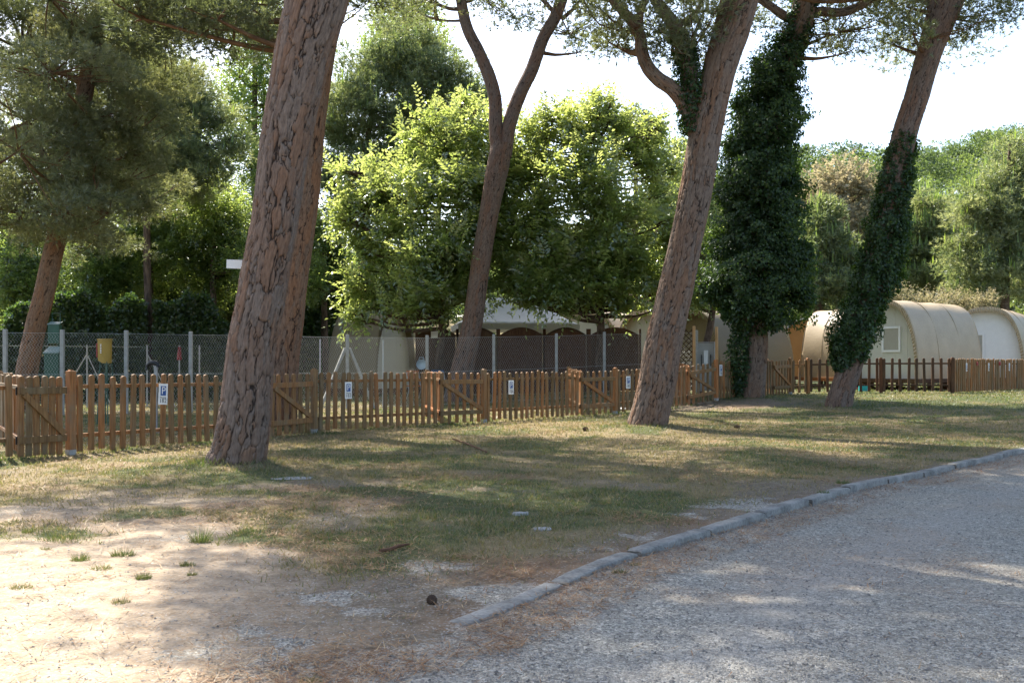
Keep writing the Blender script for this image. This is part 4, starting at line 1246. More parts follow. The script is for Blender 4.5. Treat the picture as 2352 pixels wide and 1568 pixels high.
bg_tree('grey-green young pine with a straight stem below the tan tree, between the ivy clad pines', 'pine_tree', U(1880, 870, 45), upts([(1882, 868, 11), (1882, 760, 10), (1884, 640, 8), (1890, 520, 4)], 45),
        [ublob(1890, 540, 45, 60, 45), ublob(1860, 600, 50, 60, 45), ublob(1930, 610, 55, 55, 45), ublob(1890, 660, 75, 38, 44.5), ublob(1960, 660, 45, 40, 45), ublob(1850, 660, 40, 40, 45), ublob(1900, 490, 20, 30, 45)], 'pine', 0.45, 200, M['needle_pale'], 'bark_far', tone=(0.45, 0.2), nper=80, candles=0.05, nw=0.018)
rp = 'pines with bright candles behind the tents'
bg_tree('pine with bright upright candles, right of the ivy sleeved pine', 'pine_tree', U(2130, 870, 50), upts([(2130, 868, 9), (2130, 700, 8), (2135, 500, 4)], 50),
        [ublob(2130, 490, 45, 50, 50), ublob(2100, 560, 55, 60, 50), ublob(2170, 560, 55, 65, 50), ublob(2080, 640, 60, 50, 50), ublob(2150, 650, 70, 50, 49.5), ublob(2210, 640, 50, 60, 50), ublob(2050, 590, 35, 60, 50)], 'pine', 0.5, 230, M['needle_pale'], tone=(0.68, 0.2), nper=62, candles=0.14, nw=0.02, group=rp)
bg_tree('large pale pine with bright candles at the right edge behind the farthest tent', 'pine_tree', U(2310, 870, 44), upts([(2310, 868, 11), (2308, 700, 10), (2312, 480, 6), (2320, 330, 3)], 44),
        [ublob(2335, 365, 50, 55, 44), ublob(2275, 430, 55, 60, 44), ublob(2360, 430, 60, 60, 44), ublob(2240, 500, 55, 65, 44), ublob(2320, 490, 75, 70, 43.5), ublob(2230, 580, 60, 60, 44), ublob(2310, 590, 80, 60, 43.5), ublob(2390, 540, 60, 90, 44), ublob(2270, 660, 70, 35, 44), ublob(2360, 660, 70, 40, 44)], 'pine', 0.48, 300, M['needle_pale'], tone=(0.62, 0.26), nper=62, candles=0.05, nw=0.017, group=rp)
bg_tree('dull green pine behind the large pale pine at the right edge', 'pine_tree', U(2450, 870, 56), upts([(2450, 868, 9), (2450, 600, 7), (2430, 400, 3)], 56),
        [ublob(2410, 365, 80, 60, 56), ublob(2340, 410, 70, 60, 56), ublob(2450, 400, 90, 80, 56), ublob(2400, 480, 90, 80, 56)], 'pine', 0.6, 150, M['needle_pale'], tone=(0.45, 0.2), nper=70, candles=0.08, nw=0.024, group=rp)
for lab, px, py, w, h, d in (('dry brownish bush behind the roof of the windowed tent', 2090, 690, 90, 40, 41), ('dry brownish bush between the two right tents', 2230, 700, 70, 40, 42),
                             ('greyish bush behind the sunlit tent beside the sleeved pine', 1990, 690, 60, 45, 43)):
    bl = [ublob(px + random.uniform(-.6, .6) * w, py + random.uniform(-.4, .6) * h, w * 0.45, h * 0.55, d) for k in range(6)] + [ublob(px, py + 60, w, 60, d)]
    bg_tree(lab, 'bush', U(px, 860, d), upts([(px, 866, 4), (px, 800, 4), (px + 4, py, 2)], d), bl, 'leaf', (0.10, 0.035), 1300, M['leaf_brown'] if 'brown' in lab else M['leaf_poplar'], per=7, twig=0.45, tone=(0.3, 0.22), group='bushes behind the tents', droop=0.0)

# hedge along the back
def hedge(label, a, b, zt, n, thick=1.1):
    a, b = np.array(a, float), np.array(b, float)
    L = np.linalg.norm(b - a)
    dr = (b - a) / L
    nr = np.array([-dr[1], dr[0]])
    loc = np.array([*((a + b) / 2), float(gz(*((a + b) / 2)))])
    root = thing('hedge', label, 'hedge', loc, 0, 'dark hedges behind the wire fence')
    t = rng.random(n) * L
    top = zt * (0.42 + 1.05 * fbm(t * 0.8, 0 * t + a[0], 70, 4))
    o = (rng.random(n) ** 0.5) * np.sign(rng.random(n) - 0.5) * thick / 2
    z = rng.random(n) ** 0.7 * top
    lump = 0.35 * (fbm(t * 1.6, z * 1.6 + 4, 72, 2) - 0.5)
    P = np.stack([a[0] + dr[0] * t + nr[0] * (o + lump), a[1] + dr[1] * t + nr[1] * (o + lump), z + loc[2]], 1)
    D = unit(rng.normal(size=(n, 3)) + np.array([0, 0, -0.1]))
    leaves_obj('foliage', P, D, unit(rng.normal(size=(n, 3)) + np.array([0, 0, .6])), 0.14 * rng.uniform(0.5, 1.25, n), 0.06 * rng.uniform(0.6, 1.25, n), np.clip(rng.normal(0.4, 0.22, n), 0, 1), M['hedge'], root, loc)
    tr = Trunk()
    for k in range(int(L / 0.8)):
        p = a + dr * (k + 0.5) * 0.8
        tr.add(np.array([(p[0], p[1], loc[2] - 0.2), (p[0] + .1, p[1], loc[2] + zt * 0.4), (p[0] - .05, p[1], loc[2] + zt * 0.85)]), np.array([0.05, 0.04, 0.015]), 8, 0.4)
    tr.build('stems', M['bark_far'], root, loc)


hedge('dark clipped hedge at the far left behind the green boxes', (-19, 31.0), (-12.2, 33.0), 2.9, 42000)
hedge('dark hedge behind the wire fence left of the thickest trunk', (-12.0, 33.2), (-7.6, 34.6), 3.1, 32000)
hedge('dark hedge right of the orange trunk beside the olive tent', (-8.8, 36.2), (-6.4, 38.2), 3.6, 16000)


# far wood on the hill
def far_wood():
    P = []
    for k in range(1250):
        y = random.uniform(62, 190)
        x = random.uniform(-0.72, 0.72) * y
        P.append((x, y))
    P = np.array(P)
    z = gz(P[:, 0], P[:, 1])
    cs, rs, tn = [], [], []
    for (x, y), zz in zip(P, z):
        s = random.uniform(0.8, 1.3)
        tt = random.random()
        for j in range(8):
            u = unit(rng.normal(size=3) + np.array([0, 0, 0.5]))
            cs.append((x + u[0] * 2.0 * s, y + u[1] * 2.0 * s, zz + 4.6 * s + u[2] * 1.3 * s))
            rs.append(1.15 * s * random.uniform(0.8, 1.15))
            tn.append(0.15 + 0.65 * tt)
    b, t, s, o = needle_mesh(np.array(cs), np.array(rs), 50, L=0.40, w=0.07, K=3, tone=(0.5, 0.25), candles=0.0, up=0.7, tones=np.array(tn))
    tri_stuff('far_wood', b, t, s, M['needle_wood'], o, 'pine wood covering the far hillside', 'wood')


far_wood()

# ------------------------------------------------------------------ picket fence
FZ = lambda p: float(gz(p[0], p[1]))


def picket_mesh(w, t, h, mat, name='picket'):
    mb = MB()
    out = []
    n = 9
    r = w / 2
    for k in range(n):
        a = math.pi * k / (n - 1)
        out.append((r * math.cos(a), h - r * 0.9 + r * 0.9 * math.sin(a)))
    out += [(-r, 0.0), (r, 0.0)]
    N = len(out)

    def layer(y, s):
        return [(x * s, y, (z - h * 0.5) * (1 - (1 - s) * 0.06) + h * 0.5) for x, z in out]
    pts = layer(-t * 0.5, 0.70) + layer(-t * 0.32, 0.94) + layer(-t * 0.1, 1.0) + layer(t * 0.5, 1.0)
    fs = [tuple(range(N - 1, -1, -1)), tuple(3 * N + k for k in range(N))]
    for l in range(3):
        for k in range(N):
            fs.append((l * N + k, l * N + (k + 1) % N, (l + 1) * N + (k + 1) % N, (l + 1) * N + k))
    mb.poly(pts, [f[::-1] for f in fs])
    me = bpy.data.meshes.new(name)
    me.from_pydata(mb.v, [], mb.f)
    me.materials.append(mat)
    me.update()
    return me


PICK = {k: picket_mesh(0.078, 0.036, 0.98, M[k]) for k in ('wood', 'wood_dark', 'wood_orange')}


def post_mb(h, w=0.095):
    mb = MB()
    mb.box((0, 0, h / 2 - 0.15), (w, w, h + 0.3 - 0.03), bev=0.006)
    mb.poly([(-w / 2 + .004, -w / 2 + .004, h - 0.03), (w / 2 - .004, -w / 2 + .004, h - 0.03), (w / 2 - .004, w / 2 - .004, h - 0.03), (-w / 2 + .004, w / 2 - .004, h - 0.03), (-w * .2, -w * .2, h + .005), (w * .2, -w * .2, h + .005), (w * .2, w * .2, h + .005), (-w * .2, w * .2, h + .005)],
            [(0, 1, 5, 4), (1, 2, 6, 5), (2, 3, 7, 6), (3, 0, 4, 7), (4, 5, 6, 7)])
    return mb


def fence_run(a, b, label, mat='wood', pitch=0.165, post_a=True, post_b=True, start=0.09, end=0.09, mid=(), group='wooden picket fence sections', ph=1.07, zoff=0.04):
    """one section between two posts; pickets on the camera side of two rails"""
    a, b = np.array(a, float), np.array(b, float)
    L = float(np.linalg.norm(b - a))
    ang = math.atan2(b[1] - a[1], b[0] - a[0])
    za, zb = FZ(a), FZ(b)
    root = thing('picket_fence', label, 'fence', (*a, za), ang, group)
    slope = lambda x: (zb - za) * x / L
    if post_a: post_mb(ph).build('post', M[mat], root, loc=(0, 0, 0))
    if post_b: post_mb(ph).build('post', M[mat], root, loc=(L, 0, slope(L)))
    for m_ in mid: post_mb(ph).build('post', M[mat], root, loc=(m_, 0.0, slope(m_)))
    for h in (0.20, 0.83):
        MB().bar((0.04, 0.035, h + zoff), (L - 0.04, 0.035, h + slope(L) + zoff), 0.05, 0.035, up=(0, 1, 0), bev=0.004).build('rail', M[mat], root)
    n = max(2, int(round((L - start - end) / pitch)))
    for k in range(n + 1):
        x = start + (L - start - end) * k / n
        if any(abs(x - m_) < 0.07 for m_ in mid): continue
        o = link('picket', PICK[mat], root, (x + random.gauss(0, 0.004), -0.002 + random.gauss(0, 0.002), slope(x) + zoff + random.gauss(0, 0.011)))
        o.rotation_euler = (random.gauss(0, 0.010), random.gauss(0, 0.014), random.gauss(0, 0.05))
    return root, ang, L


def gate(a, b, label, mat='wood', n=6, zoff=0.03):
    """gate: frame of two rails and a brace in front of its pickets"""
    a, b = np.array(a, float), np.array(b, float)
    L = float(np.linalg.norm(b - a))
    ang = math.atan2(b[1] - a[1], b[0] - a[0])
    za, zb = FZ(a), FZ(b)
    root = thing('picket_gate', label, 'gate', (*a, za), ang, 'picket gates with a diagonal brace')
    s = lambda x: (zb - za) * x / L + zoff
    for h in (0.20, 0.80):
        MB().bar((0.0, -0.052, h + s(0)), (L - 0.05, -0.052, h + s(L)), 0.085, 0.034, up=(0, 1, 0), bev=0.004).build('rail', M[mat], root)
    MB().bar((0.06, -0.056, 0.76 + s(0)), (L - 0.08, -0.056, 0.25 + s(L)), 0.075, 0.040, up=(0, 1, 0), bev=0.004).build('brace', M[mat], root)
    for k in range(n):
        x = 0.05 + (L - 0.17) * k / (n - 1)
        link('picket', PICK[mat], root, (x, -0.014, s(x) + random.gauss(0, 0.006))).rotation_euler = (0, random.gauss(0, 0.008), random.gauss(0, 0.03))
    for hh in (0.8, 0.2): MB().box((0.02, 0.010, hh + s(0)), (0.05, 0.012, 0.10), bev=0.003).build('hinge', M['black'], root)
    return root


def gp(px, d):
    return np.array([(px - CX) / F * d, d])


A = np.array((-5.63, 12.63)); P2 = np.array((-3.32, 16.6)); P3 = np.array((-0.57, 20.0)); P4 = np.array((2.42, 23.2)); P5 = np.array((5.36, 26.0)); P6 = np.array((8.29, 29.5))
Q1 = gp(1856, 29.6); Q2 = gp(2023, 29.2); Q3 = gp(2188, 28.9); Q4 = gp(2375, 33.5); Q5 = gp(2480, 36.2)
lot = [A, P2, P3, P4, P5, P6]


def along(a, b, dist_from_b):
    d = (b - a) / np.linalg.norm(b - a)
    return b - d * dist_from_b


A0 = A - 4.4 * (P2 - A) / np.linalg.norm(P2 - A)
gl = [0.74, 1.05, 1.3, 1.3, 1.25, 1.2]
names = ['near left edge', 'between the first two gate posts, crossed by the thickest trunk', 'from behind the orange trunk to the third gate post', 'in front of the brown screens, left of the grey pine', 'passing behind the grey pine', 'passing behind the ivy column trunk']
seqs = [A0] + lot
for i in range(6):
    a, b = seqs[i], seqs[i + 1]
    g0 = along(a, b, gl[i])
    hinge = along(a, b, gl[i] + 0.06)
    dr = (b - a) / np.linalg.norm(b - a)
    fence_run(a, hinge if i else along(a, b, gl[i] + 0.03), 'brown picket fence section ' + names[i], post_a=(i == 0), post_b=False, start=0.13 if i else 0.1, end=0.06, ph=1.07)
    gate(g0, b - dr * 0.05, ['brown picket gate at the left edge with sun on its brace', 'brown picket gate in front of the orange trunk', 'brown picket gate in front of the slender forked pine', 'brown picket gate just left of the grey pine', 'brown picket gate just right of the grey pine', 'brown picket gate right of the ivy column trunk'][i])
    pr = thing('gate_post', ['square gate post nearest the camera at the left', 'square gate post right of the thickest trunk', 'square gate post below the slender forked pine', 'square gate post left of the grey pine', 'square orange gate post right of the grey pine', 'square gate post where the fence turns, left of the sleeved pine'][i], 'post', (*b, FZ(b)), math.atan2(dr[1], dr[0]), 'square gate posts')
    post_mb(1.085, 0.092).build('shaft', M['wood_orange' if i in (3, 4) else 'wood'], pr)
    MB().box((0, 0, 0.035), (0.096, 0.096, 0.07), bev=0.004).build('footing', M['concrete_post'], pr)
    # fence dividing the pitches, going back from the hinge side
    ray = unit(hinge)
    back = unit(ray * 1.0 + np.array([-0.10, 0.0]))
    s0 = hinge + back * 0.12 + dr * 0.16
    fence_run(s0, s0 + back * 3.4, ['short dividing fence behind the left edge gate', 'short dividing fence behind the orange trunk gate', 'short dividing fence behind the gate of the forked pine', 'short dividing fence behind the gate left of the grey pine', 'short dividing fence behind the gate right of the grey pine', 'short dividing fence behind the gate right of the ivy column'][i],
              post_a=False, post_b=True, group='dividing fences between pitches', mat='wood_orange' if i != 0 else 'wood', pitch=0.2)
fence_run(P6, Q1, 'short dark picket fence section just left of the sleeved pine', 'wood', post_a=False, post_b=True, pitch=0.16)
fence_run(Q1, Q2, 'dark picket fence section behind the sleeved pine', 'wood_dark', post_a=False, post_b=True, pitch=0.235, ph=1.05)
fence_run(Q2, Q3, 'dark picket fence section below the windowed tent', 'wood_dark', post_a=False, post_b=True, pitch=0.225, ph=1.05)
fence_run(Q3, Q4, 'new orange picket fence section at the right edge', 'wood', post_a=False, post_b=False, pitch=0.15, start=0.16)
fence_run(Q4, Q5, 'new orange picket fence section running out of the picture', 'wood', post_a=True, post_b=True, pitch=0.15)


# ------------------------------------------------------------------ signs on the fence
def text_mesh(name, body, size, mat, parent, loc, rot, ext=0.0008):
    cu = bpy.data.curves.new(name, 'FONT')
    cu.body = body
    cu.size = size
    cu.align_x = 'CENTER'
    cu.align_y = 'CENTER'
    cu.extrude = ext
    t = bpy.data.objects.new('tmp', cu)
    COL.objects.link(t)
    dg = bpy.context.evaluated_depsgraph_get()
    me = bpy.data.meshes.new_from_object(t.evaluated_get(dg))
    bpy.data.objects.remove(t)
    me.materials.clear()
    me.materials.append(mat)
    o = link(name, me, parent, loc)
    o.rotation_euler = rot
    return o


def parking_sign(a, b, t, number, label, z=0.78, tilt=0.0, w=0.155, h=0.29, mat=None):
    a, b = np.array(a, float), np.array(b, float)
    dr = unit(b - a)
    p = a + dr * t
    ang = math.atan2(dr[1], dr[0])
    nrm = np.array([dr[1], -dr[0]])
    q = p + nrm * 0.045
    root = thing('parking_sign', label, 'sign', (*q, FZ(p) + z), ang, 'small white parking signs on the fence')
    root.rotation_euler = (0, tilt, ang)
    MB().box((0, 0, 0), (w, 0.006, h), bev=0.002).build('plate', M['white_plate'], root)
    MB().box((0, -0.004, h * 0.16), (w * 0.60, 0.003, h * 0.46)).build('blue_panel', M['sign_blue'], root)
    R90 = (math.pi / 2, 0, 0)
    text_mesh('letter', 'P', h * 0.50, M['white_plate'], root, (0.0, -0.0068, h * 0.155), R90)
    text_mesh('word', 'Piazzola', h * 0.115, M['sign_black'], root, (0, -0.0045, -h * 0.16), R90)
    text_mesh('number', number, h * 0.29, M['sign_black'], root, (0, -0.0045, -h * 0.325), R90)
    return root


parking_sign(A, P2, 1.42, '182', 'white parking sign numbered 182 on the left fence section', 0.74, 0.05)
parking_sign(P2, P3, 0.72, '183', 'white parking sign between the orange trunk and the forked pine', 0.70)
parking_sign(P3, P4, 0.76, '184', 'white parking sign in front of the brown screens', 0.70)
parking_sign(P4, P5, 0.42, '185', 'white parking sign touching the left edge of the grey pine', 0.72)
parking_sign(P5, P6, 0.18, '186', 'white parking sign beside the orange gate post, left of the ivy column', 0.78)
for k, (t, lab) in enumerate(((0.9, 'small white sign on the new orange fence, nearest its corner post'), (2.6, 'small white sign on the new orange fence, middle of the row'), (4.3, 'small white sign on the new orange fence, close to the edge'))):
    parking_sign(Q3, Q4, t, str(187 + k), lab, 0.76, 0, 0.10, 0.24)
for t, lab in ((1.7, 'round red marker on the new orange fence, left one of two'), (3.5, 'round red marker on the new orange fence, right one of two')):
    dr = unit(Q4 - Q3)
    p = Q3 + dr * t + np.array([dr[1], -dr[0]]) * 0.04
    o = MB().tube([(0, -0.02, 0), (0, 0.0, 0)], [0.055, 0.065], 14).tube([(0, -0.026, 0), (0, -0.0205, 0)], [0.02, 0.03], 10).build('red_marker', M['red'], None, loc=(*p, FZ(p) + 0.86), rz=math.atan2(dr[1], dr[0]))
    tag(o, lab, 'marker', 'red markers on the fence')


# ------------------------------------------------------------------ wire fence
def wire_fence():
    def fp(px):
        inv = 0.0448 + (0.0330 - 0.0448) * (px * 1.2755 - 14) / (1770 - 14)
        return gp(px, 1 / inv)
    posts = [-140, 12, 143, 290, 438, 590, 798, 981, 1134, 1278, 1388, 1500, 1600]
    root = thing('wire_fence', 'tall chain link fence on pale concrete posts behind the picket fence', 'fence', (*fp(700), FZ(fp(700))))
    L0 = np.array(root.location)
    H = 1.90
    pts = [fp(p) for p in posts]
    for p in pts:
        z = FZ(p)
        mb = MB()
        mb.box((0, 0, 0.85), (0.085, 0.085, 2.26), bev=0.012)
        for hh in (0.45, 1.2, 1.86): mb.box((0, -0.045, hh), (0.03, 0.012, 0.02))
        mb.build('post', M['concrete_post'], root, loc=tuple(np.array((*p, z)) - L0))
    for px in (735, 880):
        p = fp(px)
        MB().tube([(0, 0, -0.1), (0, 0, 1.84)], 0.018, 8).build('stake', M['galv'], root, loc=tuple(np.array((*p, FZ(p))) - L0))
    c = fp(798)
    dr = unit(fp(900) - fp(700))
    for sgn in (-1, 1):
        MB().bar((*(c + dr * 0.06 * sgn), FZ(c) + 1.62), (*(c + dr * sgn * 0.78), FZ(c) - 0.05), 0.07, 0.07, bev=0.01).build('brace', M['concrete_post'], root, loc=tuple(-L0))
    # diamonds: every wire is a zigzag of thin three sided rods
    segs_a, segs_b, halves = [], [], []
    pitch, rows = 0.062, 30
    for i in range(len(pts) - 1):
        a, b = pts[i], pts[i + 1]
        za, zb = FZ(a), FZ(b)
        L = np.linalg.norm(b - a)
        n = int(L / pitch)
        for k in range(n):
            x0 = (k + 0.5) / n
            for r in range(rows):
                o0, o1 = (0.5, -0.5) if r % 2 else (-0.5, 0.5)
                t0, t1 = x0 + o0 / n, x0 + o1 / n
                h0, h1 = 0.02 + (H - 0.04) * r / rows, 0.02 + (H - 0.04) * (r + 1) / rows
                segs_a.append((*(a + (b - a) * t0), za + (zb - za) * t0 + h0))
                segs_b.append((*(a + (b - a) * t1), za + (zb - za) * t1 + h1))
    Aq, Bq = np.array(segs_a), np.array(segs_b)
    d = unit(Bq - Aq)
    x = unit(np.cross(d, np.array([0.57, -0.82, 0.05])))
    y = np.cross(d, x)
    r = 0.0026
    ring = np.stack([x * r, (-0.5 * x + 0.87 * y) * r, (-0.5 * x - 0.87 * y) * r], 1)
    V = np.concatenate([Aq[:, None] + ring, Bq[:, None] + ring], 1) - L0
    q = np.array([(0, 1, 4, 3), (1, 2, 5, 4), (2, 0, 3, 5)])
    Q = (np.arange(len(Aq))[:, None, None] * 6 + q[None]).reshape(-1, 4)
    link('netting', np_mesh('netting', V.reshape(-1, 3), quads=Q, mats=[M['galv']]), root)
    mb = MB()
    for i in range(len(pts) - 1):
        for hh in (0.05, 0.95, H):
            mb.tube([np.array((*pts[i], FZ(pts[i]) + hh)) - L0, np.array((*pts[i + 1], FZ(pts[i + 1]) + hh)) - L0], 0.0035, 5)
    mb.build('tension_wires', M['galv'], root)
    # second, older fence behind on thin stakes
    r2 = thing('wire_fence', 'older dark wire fence on thin stakes just before the hedge', 'fence', (-9, 27.5, FZ((-9, 27.5))))
    L2 = np.array(r2.location)
    q = [gp(px, d) for px, d in ((-60, 26.5), (60, 27.0), (200, 27.6), (338, 28.2), (412, 28.6), (458, 28.9), (600, 29.5))]
    for p in q:
        MB().tube([(0, 0, -0.1), (0, 0, 1.75)], 0.022, 8).build('stake', M['concrete_post'], r2, loc=tuple(np.array((*p, FZ(p))) - L2))
    for i, (px, dx) in enumerate(((200, -0.9), (338, 0.8), (200, 0.7))):
        p = gp(px, 27.9)
        MB().tube([(*p, FZ(p) + 1.5), (p[0] + dx, p[1], FZ(p))], 0.016, 7).build('brace', M['concrete_post'], r2, loc=tuple(-L2))
    mb = MB()
    for i in range(len(q) - 1):
        for hh in (0.1, 0.9, 1.7):
            mb.tube([np.array((*q[i], FZ(q[i]) + hh)) - L2, np.array((*q[i + 1], FZ(q[i + 1]) + hh)) - L2], 0.004, 5)
    mb.build('tension_wires', M['green_wire'], r2)


wire_fence()


# ------------------------------------------------------------------ tents
def tent(label, c, axis, W, H, L, base, canvas='canvas', gable='gable', window=None, rim=True, platform='wood_dark', name='lodge_tent', group='barrel roofed lodge tents', skirt=True, seams=True):
    """barrel vaulted lodge tent; local x = along the barrel, y = across (towards +y left)"""
    ang = math.atan2(axis[1], axis[0])
    root = thing(name, label, 'tent', (c[0], c[1], base), ang, group)
    n = 40
    th = np.linspace(0, math.pi, n + 1)
    cs, sn = np.cos(th), np.sin(th)
    yy = W / 2 * np.sign(cs) * np.abs(cs) ** 0.72
    zz = H * sn ** 0.86
    nx = 36

    def shell(sc, x0, x1, wav=0.0):
        xs = np.linspace(x0, x1, nx)
        V = []
        for x in xs:
            u = (x - x0) / (x1 - x0)
            sag = 1 - 0.006 * (0.5 - 0.5 * math.cos(u * 2 * math.pi * max(1, round((x1 - x0) / 1.2))))
            for a in range(n + 1):
                wr = 1 + 0.004 * math.sin(7 * th[a] + 3 * x) * wav
                V.append((x, yy[a] * sc * sag * wr, 0.12 + zz[a] * (1 - (1 - sc) * 0.9) * sag * wr))
        return V
    ov = 0.22
    outer = shell(1.0, -ov, L + ov * 0.6, 1.0)
    inner = shell(0.972, -ov, L + ov * 0.6, 1.0)
    N = nx * (n + 1)
    fs = []
    for i in range(nx - 1):
        for k in range(n):
            p = i * (n + 1) + k
            fs.append((p, p + 1, p + n + 2, p + n + 1))
            fs.append((N + p, N + p + n + 1, N + p + n + 2, N + p + 1))
    for i, fl in ((0, 0), (nx - 1, 1)):
        for k in range(n):
            p = i * (n + 1) + k
            q = (p, N + p, N + p + 1, p + 1)
            fs.append(q[::-1] if fl else q)
    can = MB().poly(outer + inner, fs).build('canopy', M[canvas], root, smooth_=True)
    mb = MB()
    for f in (0.33, 0.67):
        x = -ov + (L + ov * 1.6) * f
        pts = [(x + dx, yy[a] * 1.004, 0.123 + zz[a] * 1.004) for a in range(n + 1) for dx in (-0.02, 0.02)]
        pts += [(px_, py_ * 0.97, 0.12 + (pz_ - 0.12) * 0.97) for px_, py_, pz_ in pts]
        k2 = 2 * (n + 1)
        mb.poly(pts, [(2 * a, 2 * a + 1, 2 * a + 3, 2 * a + 2) for a in range(n)] + [(2 * a, 2 * a + 2, k2 + 2 * a + 2, k2 + 2 * a) for a in range(n)] + [(2 * a + 1, k2 + 2 * a + 1, k2 + 2 * a + 3, 2 * a + 3) for a in range(n)])
    mb.build('seams', M[canvas], can, smooth_=False)
    # ruffled edge round the front arch
    if rim:
        mb = MB()
        m = 130
        t2 = np.linspace(0.0, math.pi, m + 1)
        ring = []
        for k, t in enumerate(t2):
            y_ = W / 2 * np.sign(math.cos(t)) * abs(math.cos(t)) ** 0.72
            z_ = H * math.sin(t) ** 0.86 if 0 < t < math.pi else 0
            o = 0.012 * (1 if k % 2 else -1)
            ring.append([(-ov - 0.012 + o * 0.5, y_ * 1.004, 0.12 + z_ * 1.004), (-ov - 0.02 + o, y_ * 0.955, 0.12 + z_ * 0.962), (-ov - 0.012 + o, y_ * 0.925, 0.12 + z_ * 0.937)])
        pts = [p for r in ring for p in r]
        mb.poly(pts, [(k * 3 + j, k * 3 + j + 1, k * 3 + j + 4, k * 3 + j + 3) for k in range(m) for j in range(2)])
        o = mb.build('edge_trim', M[canvas], can)
        sm = o.modifiers.new('thick', 'SOLIDIFY'); sm.thickness = 0.008
    for x0, nm in ((0.02, 'front_wall'), (L - 0.02, 'rear_wall')):
        mb = MB()
        pf = [(x0, yy[a] * 0.965, 0.12 + zz[a] * 0.965) for a in range(n + 1)]
        pb = [(x0 + 0.03, y, z) for _, y, z in pf]
        k = n + 1
        mb.poly(pf + pb, [tuple(range(k)), tuple(range(2 * k - 1, k - 1, -1))] + [(a, a + k, (a + 1) % k + k, (a + 1) % k) for a in range(k)])
        wl = mb.build(nm, M[gable], root)
        if seams and nm == 'front_wall':
            mb = MB()
            for f in (-0.62, -0.3, 0.02, 0.34, 0.66):
                y_ = W / 2 * f
                zt = np.interp(abs(y_), yy[:n // 2 + 1][::-1], zz[:n // 2 + 1][::-1]) * 0.93
                mb.box((x0 - 0.004, y_, 0.12 + zt / 2), (0.006, 0.022, zt))
            mb.build('seams', M[gable], wl)
            if window:
                wy, wz, ww, wh = window
                f = MB()
                for dy, dz, a, b_ in ((0, wh / 2, ww + .06, .07), (0, -wh / 2, ww + .06, .07), (ww / 2, 0, .07, wh - .07), (-ww / 2, 0, .07, wh - .07)):
                    f.box((x0 - 0.022, wy + dy, wz + dz), (0.03, a, b_), bev=0.006)
                wn = f.build('window', M['white_frame'], root)
                MB().box((x0 - 0.012, wy, wz), (0.008, ww - .06, wh - .06)).build('pane', M['pane'], wn)
    mb = MB()
    mb.box((L / 2, 0, 0.05), (L + 0.5, W + 0.1, 0.14), bev=0.01)
    pl = mb.build('platform', M[platform], root)
    mb = MB()
    for i in range(5):
        for j in (-1, 0, 1):
            mb.box((-0.1 + (L + 0.2) * i / 4, j * W * 0.42, -0.17), (0.12, 0.12, 0.36))
    mb.build('footings', M['wood_dark'], pl)
    return root


tent('tan barrel roofed lodge tent with a white framed window, right of the sleeved pine', (12.42, 33.1), (0.8, 0.6), 2.75, 2.62, 3.7, 0.62, window=(-0.28, 1.42, 0.62, 0.78))
tent('sunlit shiny barrel tent seen from its side, left of the sleeved pine', (12.15, 38.0), (0.6, -0.8), 2.8, 2.55, 2.2, 0.62, canvas='canvas', gable='gable_tan', platform='wood_orange')
tent('pale fronted lodge tent at the right edge with a window', (17.25, 36.0), (0.6, 0.8), 2.6, 2.55, 3.6, 0.62, canvas='canvas', gable='white_frame', window=(0.45, 1.25, 0.7, 0.9))
tent('tan lodge tent with a tall narrow window half hidden by the ivy column', (8.85, 36.0), (0.28, 0.96), 2.7, 2.55, 3.4, 0.5, gable='gable_tan', window=(-0.75, 1.55, 0.42, 1.0))
tent('orange fronted tent with a grey roof tucked behind the tan tents', (12.75, 42.5), (0.3, 0.95), 2.7, 2.5, 3.0, 0.6, canvas='canvas_grey', gable='orange_wall', rim=False)
tent('olive barrel tent with a pale end wall at the left of the tent row', (-4.3, 35.2), (-0.88, 0.47), 2.5, 2.75, 1.7, 0.25, canvas='canvas_olive', gable='gable')
gt = 'tan tents in the row behind the brown screens'
tent('tan barrel tent roof behind the brown screens, next to the white awning', (2.9, 39.2), (0.55, 0.83), 3.6, 2.95, 3.5, 0.3, group=gt)
tent('tan barrel tent roof behind the brown screens, just left of the grey pine', (5.0, 36.9), (0.75, 0.66), 3.0, 2.75, 3.4, 0.35, group=gt)
tent('olive barrel tent between the grey pine and the ivy column', (6.3, 34.2), (0.8, 0.6), 2.7, 2.60, 3.6, 0.35, canvas='canvas_olive', gable='canvas_olive', group=gt)


